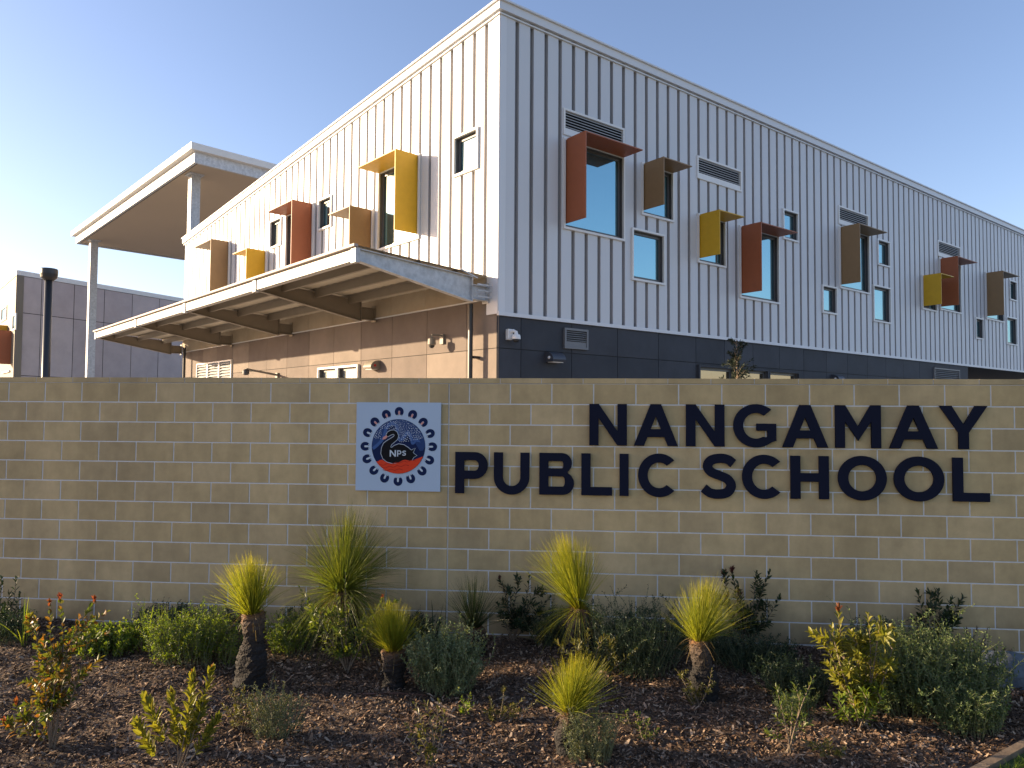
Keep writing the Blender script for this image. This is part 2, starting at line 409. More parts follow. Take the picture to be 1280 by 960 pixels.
def glyph(ch, w, h, t):
    if ch == 'N': return [[(0, 0), (t, 0), (t, h - t * 1.55), (w - t * 1.02, 0), (w, 0), (w, h), (w - t, h), (w - t, t * 1.55), (t * 1.02, h), (0, h)]]
    if ch == 'L': return [[(0, 0), (w, 0), (w, t * .9), (t, t * .9), (t, h), (0, h)]]
    if ch == 'I': return [[(0, 0), (w, 0), (w, h), (0, h)]]
    if ch == 'H':
        a, b = h / 2 - t * .45, h / 2 + t * .45
        return [[(0, 0), (t, 0), (t, a), (w - t, a), (w - t, 0), (w, 0), (w, h), (w - t, h), (w - t, b), (t, b), (t, h), (0, h)]]
    if ch == 'A':
        b0, b1 = h * .21, h * .21 + t * .86; c = w / 2; k = t * .56
        sl = (c - k) / h                       # outer edge slope
        def inner(y): return y * sl + t * 1.08
        ytop = (c - t * 1.08) / sl
        return [[(0, 0), (t * 1.08, 0), (inner(b0), b0), (w - inner(b0), b0), (w - t * 1.08, 0), (w, 0), (c + k, h), (c - k, h)],
                [(inner(b1), b1), (w - inner(b1), b1), (c, min(ytop, h * .86))]]
    if ch == 'M': return [[(0, 0), (t * .97, 0), (t * .97, h * .62), (w / 2, h * .17), (w - t * .97, h * .62), (w - t * .97, 0), (w, 0), (w, h), (w - t * 1.02, h), (w / 2, h * .50), (t * 1.02, h), (0, h)]]
    if ch == 'Y':
        c = w / 2
        return [[(c - t / 2, 0), (c + t / 2, 0), (c + t / 2, h * .38), (w, h), (w - t * 1.2, h), (c, h * .56), (t * 1.2, h), (0, h), (c - t / 2, h * .38)]]
    if ch == 'P':
        r = h * .325; cy = h - r; x = w - r
        return [[(0, 0), (t, 0), (t, h - 2 * r), (x, h - 2 * r)] + circ(x, cy, r, r, -90, 90, 24)[1:] + [(0, h)],
                [(t, h - 2 * r + t * .9), (t, h - t * .9)] + [(x, h - t * .9)] + circ(x, cy, r - t, r - t * .9, 90, -90, 20)[1:]]
    if ch == 'B':
        r1 = h * .245; r2 = h * .275; x1 = w * .94 - r1; x2 = w - r2; m = 2 * r2
        mm = h - 2 * r1
        return [[(0, 0), (x2, 0)] + circ(x2, r2, r2, r2, -90, 62, 20)[1:] + circ(x1, h - r1, r1, r1, -52, 90, 20) + [(0, h)],
                [(t, t * .88), (t, m - t * .5), (x2, m - t * .5)] + circ(x2, (m - t * .5 + t * .88) / 2, r2 - t, (m - t * 1.38) / 2, 90, -90, 16)[1:],
                [(t, m + t * .36), (t, h - t * .88), (x1, h - t * .88)] + circ(x1, (m + t * .36 + h - t * .88) / 2, r1 - t * .95, (h - t * 1.24 - m) / 2, 90, -90, 16)[1:]]
    if ch == 'U':
        r = w / 2
        return [[(0, h)] + [(0, r * .95)] + circ(r, r * .95, r, r * .98, 180, 360, 30)[1:] + [(w, h), (w - t, h)] + circ(r, r * .95, r - t, r * .98 - t * .92, 360, 180, 30) + [(t, h)]]
    if ch == 'O':
        return [circ(w / 2, h / 2, w / 2, h * .515, 0, 360, 56)[:-1], circ(w / 2, h / 2, w / 2 - t * 1.02, h * .515 - t * .95, 0, 360, 48)[:-1]]
    if ch == 'C':
        rx = w * .54; c = rx
        return [circ(c, h / 2, rx, h * .515, 44, 316, 48) + circ(c, h / 2, rx - t * 1.02, h * .515 - t * .95, 312, 48, 44)]
    if ch == 'G':
        rx = w * .53; c = rx
        return [circ(c, h / 2, rx, h * .515, 48, 310, 48) + [(w, h * .15), (w, h * .555), (w * .54, h * .555), (w * .54, h * .385), (w - t * .92, h * .385), (w - t * .92, h * .235)] + circ(c, h / 2, rx - t * 1.02, h * .515 - t * .95, 302, 52, 44)]
    if ch == 'S':
        p = [(.93, .80), (.76, .895), (.53, .92), (.27, .865), (.175, .72), (.29, .592), (.53, .515), (.77, .425), (.865, .27), (.74, .12), (.48, .078), (.24, .11), (.06, .215)]
        return [ribbon(smoothline([(x * w, y * h) for x, y in p]), t * .98)]
def plate(name, loops, face, s0, z0, n0, thick, mat, parent):
    cu = bpy.data.curves.new('outline', 'CURVE'); cu.dimensions = '2D'; cu.fill_mode = 'BOTH'; cu.extrude = thick / 2
    for lp in loops:
        sp_ = cu.splines.new('POLY'); sp_.points.add(len(lp) - 1)
        for q, (x, y) in zip(sp_.points, lp): q.co = (x, y, 0, 1)
        sp_.use_cyclic_u = True
    to = bpy.data.objects.new('outline', cu); COL.objects.link(to)
    bpy.context.view_layer.update()
    me = bpy.data.meshes.new_from_object(to.evaluated_get(bpy.context.evaluated_depsgraph_get()))
    bpy.data.objects.remove(to); bpy.data.curves.remove(cu)
    org = np.array(parent_origin(parent))
    for v in me.vertices:
        p = face.P(s0 + v.co.x, n0 + v.co.z + thick / 2, z0 + v.co.y) - org
        v.co = tuple(p)
    me.name = name; me.materials.clear(); me.materials.append(mat)
    o = bpy.data.objects.new(name, me); COL.objects.link(o); o.parent = parent
    return o
def wall_s(x, y):
    d = ray(x, y); o_ = WALL.P(0, 0, 0); t = ((o_ - CAM) @ nOut) / (d @ nOut); return (CAM + d * t - o_) @ dW
sign = thing('name_sign', 'large navy raised capital letters spelling the school name on the block wall', 'sign', WALL.P(1.9, 0, 1.4))
line1 = [('N', 736.6, 783.4), ('A', 792, 847), ('N', 857, 905), ('G', 916, 969.4), ('A', 976.8, 1034), ('M', 1042.9, 1099.8), ('A', 1110, 1170.6), ('Y', 1172.8, 1232.8)]
line2 = [('P', 569.5, 610), ('U', 617.6, 662), ('B', 674.3, 717.6), ('L', 726.6, 765), ('I', 774.3, 785.6), ('C', 797.4, 846), ('S', 876.6, 919), ('C', 927, 978), ('H', 987.3, 1035), ('O', 1046.4, 1107), ('O', 1116, 1178.5), ('L', 1189.4, 1235)]
for ln, zy, z0, h in ((line1, 533, 1.868, .394), (line2, 593, 1.394, .397)):
    for ch, a, b in ln:
        s0, s1 = wall_s(a, zy), wall_s(b, zy)
        plate('letter', glyph(ch, s1 - s0, h, .088), WALL, s0, z0, .008, .022, NAVY, sign)

# ---- emblem plaque
plq = thing('emblem_plaque', 'square pale blue plaque with a black swan emblem ringed by horseshoe shapes', 'plaque', WALL.P(-1.1, 0, 1.4))
PLB = flat('pale_blue_plaque', (.42, .52, .66), .7, 0, .05, 3, spec=.15)
EMB = {k: flat('emblem_' + k, c, .8, 0, .05, 5, spec=.08) for k, c in dict(navy=(.012, .022, .075), halo=(.06, .12, .30), black=(.012, .012, .014), red=(.70, .06, .025), darkred=(.38, .03, .02), pale=(.55, .62, .70), pink=(.62, .30, .27), blue=(.03, .06, .17)).items()}
mb = MB(); box(mb, WALL, -1.528, -.690, .004, .022, 1.405, 2.266)
mb.build('panel', PLB, plq)
KX, KY = .838 / 722, .861 / 760
def em(pts): return [((x - 113) * KX, -(y - 90) * KY) for x, y in pts]
def emb(name, loops, lay, mat, parent=None):
    return plate(name, [em(l) for l in loops], WALL, -1.528, 2.266, .022 + .0012 * lay, .001, mat, parent or plq)
def disc(cx, cy, rx, ry, n=48): return circ(cx, cy, rx, ry, 0, 360, n)[:-1]
emb('emblem_disc', [disc(477, 468, 229, 234, 72)], 0.2, EMB['navy'])
# night-sky area with dark outcrops
skyl = circ(477, 468, 226, 231, 180, 360, 60)
sky = skyl + [(690, 500), (660, 505), (640, 470), (615, 430), (590, 455), (570, 400), (555, 372), (535, 400), (520, 420), (490, 425), (470, 395), (455, 310), (430, 290), (400, 300), (380, 330), (330, 420), (300, 470), (262, 500)]
emb('night_sky', [[(x, y) for x, y in sky]], 1.2, EMB['blue'])
hal = smoothline([(258, 490), (300, 455), (345, 400), (375, 310), (420, 272), (462, 300), (472, 390), (505, 410), (535, 370), (560, 350), (588, 400), (600, 440), (625, 410), (650, 430), (668, 480), (692, 490)], 6)
emb('halo_line', [ribbon(hal, 26)], 2.2, EMB['halo'])
mbd = MB(); rr_ = random.Random(4)
def dotmesh(mbd, x, y, r, lay):
    c = em([(x, y)])[0]; v = []
    for k in range(7): v.append(WALL.P(-1.528 + c[0] + r * KX * math.cos(k * 6.283 / 7), .022 + .0012 * lay, 2.266 + c[1] + r * KY * math.sin(k * 6.283 / 7)))
    mbd.add(v, [tuple(range(7))])
pts = []
for _try in range(6000):
    if len(pts) >= 210: break
    x, y = rr_.uniform(250, 705), rr_.uniform(238, 480)
    if ((x - 477) / 218) ** 2 + ((y - 468) / 224) ** 2 > 1: continue
    if y > 320 and 330 < x < 480: continue
    if y > 440 - .2 * abs(x - 477): continue
    if any((x - a) ** 2 + (y - b) ** 2 < 150 for a, b in pts): continue
    pts.append((x, y)); dotmesh(mbd, x, y, rr_.choice([3, 3.5, 4.5]), 3.4)
mbd.build('star_dots', EMB['pale'], plq)
swan = [(372, 370), (385, 345), (410, 331), (440, 328), (465, 345), (477, 378), (468, 408), (442, 432), (418, 452), (409, 475), (420, 480), (442, 462), (480, 447), (525, 455), (562, 478), (588, 500), (622, 482), (602, 520), (634, 545), (606, 562), (592, 592), (540, 592), (490, 607), (435, 614), (385, 602), (348, 575), (330, 530), (335, 480), (352, 442), (380, 420), (410, 402), (436, 385), (444, 372), (434, 362), (415, 368), (395, 380), (380, 386)]
cl = [np.array(p, float) for p in swan + swan[:1]]
emb('swan_outline', [ribbon(cl, 9)], 3.2, EMB['pale'])
emb('swan', [swan], 4.4, EMB['black'])
emb('beak', [[(374, 372), (386, 386), (366, 406), (339, 412), (346, 390)]], 5.4, EMB['pink'])
red = [(300, 600), (335, 583), (375, 602), (430, 616), (480, 606), (530, 582), (590, 590), (640, 570), (688, 552)]
th0, th1 = 21, 146
low = [(477 + 227 * math.cos(math.radians(a)), 468 + 232 * math.sin(math.radians(a))) for a in np.linspace(th0, th1, 40)]
emb('red_water', [smoothline(red, 5) + low], 5.5, EMB['red'])
for k in range(3):
    wv = smoothline([(320 + 14 * k + 34 * i, 628 + 22 * k + (7 if i % 2 else -4) - 5 * i * (1 - k * .3)) for i in range(10 - 2 * k)], 5)
    emb('water_ripple', [ribbon(wv, 4)], 6.6, EMB['darkred'])
# initials
for ch, x0, x1, y0, y1 in (('N', 405, 458, 500, 556), ('P', 468, 504, 502, 554), ('S', 511, 544, 504, 546)):
    w = (x1 - x0) * KX; h = (y1 - y0) * KY; o_ = em([(x0, y1)])[0]
    lp = [[(o_[0] + x, o_[1] + y) for x, y in l] for l in glyph(ch, w, h, w * (.2 if ch == 'N' else .24))]
    plate('initial', lp, WALL, -1.528, 2.266, .022 + .0012 * 5.6, .001, EMB['pale'], plq)
for x, y in ((480, 170), (595, 195), (685, 260), (745, 355), (765, 468), (742, 582), (680, 675), (585, 742), (477, 765), (362, 740), (270, 675), (210, 578), (192, 470), (212, 352), (273, 260), (370, 195)):
    a = math.degrees(math.atan2(468 - y, 477 - x))           # towards the centre
    lp = [(x + px * math.cos(math.radians(a)) - py * math.sin(math.radians(a)), y + px * math.sin(math.radians(a)) + py * math.cos(math.radians(a))) for px, py in
          circ(0, 0, 41, 38, 24, 336, 28) + [(32, -8), (4, -8)] + circ(0, 0, 9, 9, 270, 90, 8)[1:] + [(32, 8)]]
    u = emb('horseshoe', [lp], 0.2, EMB['navy'])
    ca, sa = math.cos(math.radians(a)), math.sin(math.radians(a))
    ins = [(x + px * ca - py * sa, y + px * sa + py * ca) for px, py in circ(10, 0, 17, 8, 0, 360, 16)[:-1]]
    emb('horseshoe_core', [ins], 1.3, EMB['pink'] if y < 300 else EMB['pale'], u)
    for py in (-16, 16):
        md = MB(); dotmesh(md, x + 31 * ca - py * sa, y + 31 * sa + py * ca, 5, 2.2); md.build('horseshoe_dot', EMB['pale'], u)

# ------------------------------------------------------------------ main building
YB = .6565; YL = math.radians(42)
CB = np.array([-.2427, 12.0, 0])
FR = Face(CB, (math.cos(YB), math.sin(YB), 0), (math.sin(YB), -math.cos(YB), 0))
FL = Face(CB, (-math.sin(YL), math.cos(YL), 0), (-math.cos(YL), -math.sin(YL), 0))
LR, LL = 30.0, 15.9
bld = thing('school_building', 'two storey school block with pale ribbed cladding and coloured window hoods', 'building', CB)
RT = lambda s: 9.15
LT = lambda s: 9.15 - .0785 * s
PIT = .3285
# windows: s0,s1,z0,z1,hood colour or None,hood fin s
winR = [(1.43, 3.01, 5.49, 7.15, RUST), (3.49, 4.46, 6.10, 7.15, BRON), (3.21, 4.18, 4.77, 5.80, None), (5.23, 6.21, 5.38, 6.43, YELL), (6.71, 8.28, 4.78, 6.42, RUST),
        (8.45, 9.13, 6.38, 7.12, None), (10.19, 10.93, 4.76, 5.48, None), (11.07, 12.67, 5.48, 7.12, BRON), (13.14, 13.87, 6.37, 7.11, None), (12.85, 13.87, 4.76, 5.79, None),
        (15.90, 16.93, 5.38, 6.43, YELL), (17.14, 18.76, 5.48, 7.11, RUST), (19.88, 20.57, 4.76, 5.48, None), (20.82, 22.48, 5.50, 7.12, BRON), (23.03, 23.76, 6.39, 7.12, None), (22.66, 23.69, 4.75, 5.76, None)]
louR = [(1.43, 3.01, 7.21, 7.70), (5.23, 6.81, 7.19, 7.68), (11.06, 12.66, 7.18, 7.67), (17.08, 18.78, 7.17, 7.67)]
winL = [(.53, 1.24, 6.41, 7.15, None), (2.30, 3.81, 5.49, 7.14, YELL), (3.99, 5.02, 5.38, 6.42, BRON), (5.79, 6.44, 6.39, 7.13, None), (6.69, 8.20, 5.49, 7.13, RUST), (8.44, 9.15, 6.41, 7.15, None),
        (9.33, 10.38, 5.38, 6.43, YELL), (10.95, 11.66, 4.80, 5.82, None), (11.94, 13.50, 5.49, 7.13, BRON)]
def cladding(F, length, top, zb, holes, off, zbc=None):
    mb = MB(); bk = MB()
    # back sheet (groove floor) with openings
    S_ = sorted({0.0, length} | {h[0] for h in holes} | {h[1] for h in holes}); 
    for a, b in zip(S_, S_[1:]):
        mid = (a + b) / 2; cuts = sorted([(h[2], h[3]) for h in holes if h[0] < mid < h[1]]); z = zb
        for c0, c1 in cuts + [(None, None)]:
            if c0 is None:
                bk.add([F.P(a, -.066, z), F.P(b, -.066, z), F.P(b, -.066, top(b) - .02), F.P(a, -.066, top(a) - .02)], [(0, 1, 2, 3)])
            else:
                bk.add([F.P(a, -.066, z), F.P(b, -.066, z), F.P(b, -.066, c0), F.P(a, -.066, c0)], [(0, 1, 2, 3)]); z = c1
    edges = [0.0]; s = off
    while s < length: edges.append(s); s += PIT
    edges.append(length + .03)
    for i, (a, b) in enumerate(zip(edges, edges[1:])):
        a2 = a + (.042 if i else 0); b2 = b - (.042 if i < len(edges) - 2 else .03)
        if b2 - a2 < .02: continue
        SS = sorted({a2, b2} | {q for h in holes for q in h[:2] if a2 < q < b2})
        for c, d in zip(SS, SS[1:]):
            mid = (c + d) / 2; cuts = sorted([(h[2], h[3]) for h in holes if h[0] < mid < h[1]]); z = zb
            for c0, c1 in cuts + [(None, None)]:
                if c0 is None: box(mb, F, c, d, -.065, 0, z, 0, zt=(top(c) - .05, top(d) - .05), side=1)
                else:
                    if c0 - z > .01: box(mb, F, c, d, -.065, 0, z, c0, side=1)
                    z = c1
    return mb, bk
def window(F, w, parent, gl=GLASS, trim=FRAME, hood=True, wn=.04):
    s0, s1, z0, z1, hc = w
    mb = MB()                                    # trim: a rim standing 25 mm proud
    for q in ((s0, s1, z0, z0 + wn), (s0, s1, z1 - wn, z1), (s0, s0 + wn, z0 + wn, z1 - wn), (s1 - wn, s1, z0 + wn, z1 - wn)):
        box(mb, F, q[0], q[1], -.068, .040, q[2], q[3])
    fr = mb.build('window', trim, parent)
    mb = MB(); e = wn; d = .05                   # dark inner frame lining the opening
    for q in ((s0 + e, s1 - e, z0 + e - .01, z0 + e + .012), (s0 + e, s1 - e, z1 - e - .012, z1 - e + .01), (s0 + e - .01, s0 + e + .012, z0 + e, z1 - e), (s1 - e - .012, s1 - e + .01, z0 + e, z1 - e)):
        box(mb, F, q[0], q[1], -.11, -.006, q[2], q[3])
    e += .012
    for q in ((s0 + e, s1 - e, z0 + e, z0 + e + d), (s0 + e, s1 - e, z1 - e - d, z1 - e), (s0 + e, s0 + e + d, z0 + e + d, z1 - e - d), (s1 - e - d, s1 - e, z0 + e + d, z1 - e - d)):
        box(mb, F, q[0], q[1], -.10, -.055, q[2], q[3])
    mb.build('sash', CHAR, fr)
    mb = MB(); box(mb, F, s0 + e, s1 - e, -.09, -.075, z0 + e, z1 - e); mb.build('pane', gl, fr)
    if hc is not None and hood:
        mb = MB(); a = s0 + .065; b = s1 - .045; P_ = .53
        box(mb, F, a, a + .02, .0, P_, z0 + .10, z1 - .015)
        box(mb, F, a + .02, b, .0, P_ - .002, z1 - .037, z1 - .017)
        mb.build('sun_hood', hc, fr)
def louvre(F, l, parent, n=6, trim=None, slat=None):
    s0, s1, z0, z1 = l
    mb = MB(); w = .04
    for q in ((s0, s1, z0, z0 + w), (s0, s1, z1 - w, z1), (s0, s0 + w, z0 + w, z1 - w), (s1 - w, s1, z0 + w, z1 - w)):
        box(mb, F, q[0], q[1], -.036, .026, q[2], q[3])
    box(mb, F, s0 + w, s1 - w, -.03, .012, z0 + w, z0 + w + .09)
    lf = mb.build('louvre_vent', trim or FRAME, parent)
    mb = MB(); box(mb, F, s0 + w, s1 - w, -.12, -.11, z0 + w, z1 - w); mb.build('void', DARK, lf)
    mb = MB(); zz0 = z0 + w + .1
    for k in range(n):
        z = zz0 + (z1 - w - zz0) * (k + .5) / n; hh = (z1 - w - zz0) / n * .36
        v = [F.P(s0 + w, .01, z - hh), F.P(s1 - w, .01, z - hh), F.P(s1 - w, -.05, z + hh), F.P(s0 + w, -.05, z + hh)]
        v += [p + np.array([0, 0, .012]) for p in v]
        mb.add(v, [(0, 3, 2, 1), (4, 5, 6, 7), (0, 1, 5, 4), (1, 2, 6, 5), (2, 3, 7, 6), (3, 0, 4, 7)])
    mb.build('slats', slat or SLAT, lf)

holesR = [w[:4] for w in winR] + louR
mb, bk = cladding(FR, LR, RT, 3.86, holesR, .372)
mb.build('cladding', [CLAD, SIDESHADE], bld); bk.build('cladding_backing', GAPSHADE, bld)
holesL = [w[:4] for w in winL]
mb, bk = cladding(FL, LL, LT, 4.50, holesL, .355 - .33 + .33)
mb.build('cladding', [CLAD, SIDESHADE], bld); bk.build('cladding_backing', GAPSHADE, bld)
for w in winR: window(FR, w, bld)
for w in winL: window(FL, w, bld)
for l in louR: louvre(FR, l, bld)
# core volume behind the faces, roof
def quadbody(mb, inset, z0, ztopR, top=True):
    a = FR.P(0, 0, 0) - FR.n * inset - FL.n * inset; b = FR.P(LR, -inset, 0); d = FL.P(LL, -inset, 0); c = b + (d - a)
    vs = [p + np.array([0, 0, z0]) for p in (a, b, c, d)]
    tz = [9.1, 9.1, LT(LL) - .05, LT(LL) - .05] if ztopR is None else [ztopR] * 4
    vs += [np.array([p[0], p[1], z]) for p, z in zip((a, b, c, d), tz)]
    mb.add(vs, [(0, 1, 2, 3), (4, 7, 6, 5), (0, 4, 5, 1), (1, 5, 6, 2), (2, 6, 7, 3), (3, 7, 4, 0)])
mb = MB(); quadbody(mb, .2, 3.86, None); mb.build('upper_core', DARK, bld)
# roof deck
mb = MB()
o_ = .1; a = FR.P(0, o_, 0) + FL.n * o_; b = FR.P(LR, o_, 0); d = FL.P(LL + .12, o_, 0); c = b + (d - a)
tz = [9.13, 9.13, LT(LL) - .02, LT(LL) - .02]
vs = [np.array([p[0], p[1], z]) for p, z in zip((a, b, c, d), tz)]; vs += [p + np.array([0, 0, .03]) for p in vs]
mb.add(vs, [(0, 3, 2, 1), (4, 5, 6, 7), (0, 1, 5, 4), (1, 2, 6, 5), (2, 3, 7, 6), (3, 0, 4, 7)])
roof = mb.build('roof', FASCIA, bld)
mb = MB()                                         # fascia capping and its lower bead, mitred at the corner
def trimR(z0, z1, n1):
    box(mb, FR, -.0, LR, -.03, n1, z0, z1)
def trimL(z0, z1, n1):
    v = []
    for s_, dz in ((0, 0), (LL + .1, LT(LL + .1) - 9.15)):
        for nn_, zz in ((-.03, z0), (n1, z0), (n1, z1), (-.03, z1)): v.append(FL.P(s_, nn_, zz + dz))
    mb.add(v, [(0, 1, 2, 3), (7, 6, 5, 4), (0, 4, 5, 1), (1, 5, 6, 2), (2, 6, 7, 3), (3, 7, 4, 0)])
trimR(8.985, 9.165, .07); trimR(8.93, 8.955, .03)
trimL(8.985, 9.165, .07); trimL(8.93, 8.955, .03)
def corner(z0, z1, n1):
    a = CB; b = FR.P(0, n1, 0); d = FL.P(0, n1, 0)
    # mitre point
    A = np.array([[FR.n[0], FR.n[1]], [FL.n[0], FL.n[1]]]); q = np.linalg.solve(A, np.array([n1, n1])); c = CB + np.array([q[0], q[1], 0])
    vs = [p + np.array([0, 0, z0]) for p in (a, b, c, d)] + [p + np.array([0, 0, z1]) for p in (a, b, c, d)]
    mb.add(vs, [(0, 3, 2, 1), (4, 5, 6, 7), (0, 1, 5, 4), (1, 2, 6, 5), (2, 3, 7, 6), (3, 0, 4, 7)])
corner(8.985, 9.1645, .07); corner(8.93, 8.9545, .03)
mb.build('fascia', FASCIA, roof)
mb = MB()                                         # corner flashing and drip flashing at the cladding's foot
box(mb, FR, 0.004, .14, 0.001, .006, 3.85, 8.93); box(mb, FL, 0.004, .14, 0.001, .006, 3.83, 8.93)
box(mb, FR, .002, LR, -.034, .022, 3.80, 3.862)
box(mb, FL, .0, .30, -.033, .002, 3.83, 4.50)
mb.build('flashing', FASCIA, bld)
mb = MB(); mpos = FR.P(.22, -.35, 0); tube(mb, [mpos + [0, 0, 9.1], mpos + [0, 0, 10.1]], [.022, .022], 8); mb.build('mast', WHITE, bld)

# ground floor
mb = MB(); jr = [0, .51, 1.68, 2.86, 4.03, 5.21]
k = 5.21 + .985
while k < 19.0: jr.append(k); k += 1.06
jr = [q for q in jr if q < 18.9] + [19.30]
ghR = [(1.47, 2.06, 3.33, 3.71), (5.24, 9.12, 2.05, 3.22), (16.65, 18.55, 3.12, 3.66)]
def panels(mb, F, js, zs, holes, nf, g=.006):
    for a, b in zip(js, js[1:]):
        for z0, z1 in zip(zs, zs[1:]):
            a2, b2, z02, z12 = a + g, b - g, z0 + g, z1 - g
            S_ = sorted({a2, b2} | {q for h in holes for q in h[:2] if a2 < q < b2})
            rects = []
            for c, d in zip(S_, S_[1:]):
                mid = (c + d) / 2; z = z02
                for h in sorted([h for h in holes if h[0] < mid < h[1] and h[2] < z12 and h[3] > z02], key=lambda h: h[2]):
                    if h[2] > z: rects.append((c, d, z, h[2]))
                    z = max(z, h[3])
                if z < z12: rects.append((c, d, z, z12))
            for c, d, e0, e1 in rects: box(mb, F, c, d, nf - .012, nf, e0, e1)
panels(mb, FR, jr, [-.05, 1.06, 2.16, 3.255, 3.80], ghR, -.02)
mb.build('wall_panels', PANELR, bld)
mb = MB()
def groundback(F, l0, l1, holes, zt):
    S_ = sorted({l0, l1} | {q for h in holes for q in h[:2]})
    for c, d in zip(S_, S_[1:]):
        mid = (c + d) / 2; z = -.05
        for h in sorted([h for h in holes if h[0] < mid < h[1]], key=lambda h: h[2]):
            if h[2] > z: mb.add([F.P(c, -.033, z), F.P(d, -.033, z), F.P(d, -.033, h[2]), F.P(c, -.033, h[2])], [(0, 1, 2, 3)])
            z = h[3]
        mb.add([F.P(c, -.033, z), F.P(d, -.033, z), F.P(d, -.033, zt), F.P(c, -.033, zt)], [(0, 1, 2, 3)])
groundback(FR, 0, 19.3, ghR, 3.80)
# end return of the panelled part and the undercroft ceiling and back wall
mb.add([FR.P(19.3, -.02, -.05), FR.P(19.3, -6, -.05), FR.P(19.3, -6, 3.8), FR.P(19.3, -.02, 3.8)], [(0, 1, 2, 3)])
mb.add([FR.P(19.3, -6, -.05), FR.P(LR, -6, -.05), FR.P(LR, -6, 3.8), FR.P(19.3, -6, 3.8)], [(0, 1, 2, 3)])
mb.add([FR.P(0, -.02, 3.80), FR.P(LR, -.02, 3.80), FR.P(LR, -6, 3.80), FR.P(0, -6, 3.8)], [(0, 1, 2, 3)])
ghL = [(4.50, 6.33, 2.0, 3.19), (11.6, 14.5, 2.3, 3.66)]
groundback(FL, 0, LL, ghL, 4.50)
mb.add([FL.P(LL, 0, -.05), FL.P(LL, -6, -.05), FL.P(LL, -6, 8.0), FL.P(LL, 0, LT(LL) - .1)], [(0, 1, 2, 3)])
mb.build('wall_backing', DARKGAP, bld)
mb = MB(); jl = [0, .86]; k = .86 + 1.2
while k < LL: jl.append(k); k += 1.2
jl = jl[:-1] + [LL]
panels(mb, FL, jl, [-.05, 1.06, 2.16, 3.255, 4.10], ghL, -.02)
mb.build('wall_panels', PANELL, bld)
mb = MB(); panels(mb, FL, [.31] + jl[1:], [4.105, 4.495], [], .015, .004); mb.build('sand_band', BAND, bld)
mb = MB()
for j in range(30): # bent drip strip below the band
    box(mb, FL, .31 + j * .52, .31 + j * .52 + .515, -.02, .03, 4.085, 4.103)
mb.build('drip_strip', FASCIA, bld)
# ground floor windows and vents
for i, (a, b) in enumerate(((5.25, 6.52), (6.53, 7.80), (7.81, 9.10))): window(FR, (a, b, 2.06, 3.21, None), bld, GLASST, PANELR)
for a, b in ((4.51, 5.41), (5.415, 6.32)): window(FL, (a, b, 2.01, 3.18, None), bld, GLASSL, WHITE)
VENT = flat('grey_vent', (.15, .155, .17), .5, 0, .1)
louvre(FR, (1.475, 2.055, 3.335, 3.705), bld, 5, VENT, VENT)
louvre(FR, (16.66, 18.54, 3.13, 3.65), bld, 6, VENT, VENT)
for k in range(3): louvre(FL, (11.61 + .965 * k, 11.61 + .96 * (k + 1), 2.31, 3.65), bld, 14)
# downpipes
for s_, mat in ((.54, BLACKM), (15.25, BLACKM)):
    mb = MB(); zt = 4.03 if s_ < 1 else 4.2
    tube(mb, [FL.P(s_, .15, -.05), FL.P(s_, .15, zt)], [.042, .042], 12)
    for z in (1.2, 3.1): box(mb, FL, s_ - .05, s_ + .05, -.02, .105, z, z + .04)
    mb.build('downpipe', mat, bld)

# awning along the sunny side
aw_s = [.30, 3.90, 7.76, 11.64, 16.0]; OV = 2.5
def beam(s, w=.012, fl=.11):
    mb = MB()
    def prof(n): # top/bottom of the tapered web at n
        k = (n - .35) / (OV - .35); return 4.44 + (4.575 - 4.44) * k, 4.03 + (4.40 - 4.03) * k
    ns = [.35, OV]
    t0, b0 = prof(.35); t1, b1 = prof(OV)
    v = [FL.P(s - w / 2, .35, b0), FL.P(s + w / 2, .35, b0), FL.P(s + w / 2, OV, b1), FL.P(s - w / 2, OV, b1), FL.P(s - w / 2, .35, t0), FL.P(s + w / 2, .35, t0), FL.P(s + w / 2, OV, t1), FL.P(s - w / 2, OV, t1)]
    mb.add(v, [(0, 1, 2, 3), (4, 7, 6, 5), (0, 4, 5, 1), (1, 5, 6, 2), (2, 6, 7, 3), (3, 7, 4, 0)])
    bar(mb, FL.P(s, .35, t0 - .005), FL.P(s, OV, t1 - .005), fl, .012)
    bar(mb, FL.P(s, .35, b0 - .006), FL.P(s, OV, b1 - .006), fl, .012)
    box(mb, FL, s - .055, s + .055, .338, .350, 4.02, 4.45)
    # stub between wall and beam
    box(mb, FL, s - .05, s + .05, .03, .338, 4.06, 4.072); box(mb, FL, s - .05, s + .05, .03, .338, 4.30, 4.312)
    box(mb, FL, s - .006, s + .006, .03, .338, 4.072, 4.30)
    box(mb, FL, s - .08, s + .08, .018, .03, 4.02, 4.36)
    return mb
aw = MB()
s0, s1 = .22, 16.1
nr = 120
zF, zW = 4.60, 4.47
def sheet(n): return zW + (zF - zW) * n / OV
vs, fs = [], []
for i in range(nr + 1):
    s_ = s0 + (s1 - s0) * i / nr; hh = .010 if i % 2 else 0
    vs += [FL.P(s_, .016, zW + hh), FL.P(s_, OV + .05, zF + hh + .003), FL.P(s_, .016, zW + hh + .006), FL.P(s_, OV + .05, zF + hh + .009)]
for i in range(nr):
    a = i * 4; b = a + 4
    fs += [(a, a + 1, b + 1, b), (a + 2, b + 2, b + 3, a + 3), (a + 1, a + 3, b + 3, b + 1)]
aw.add(vs, fs)
awo = aw.build('awning', ROOFSHEET, bld)
for s_ in aw_s: beam(s_).build('rafter', GALV if s_ < 1 else STEELP, awo)
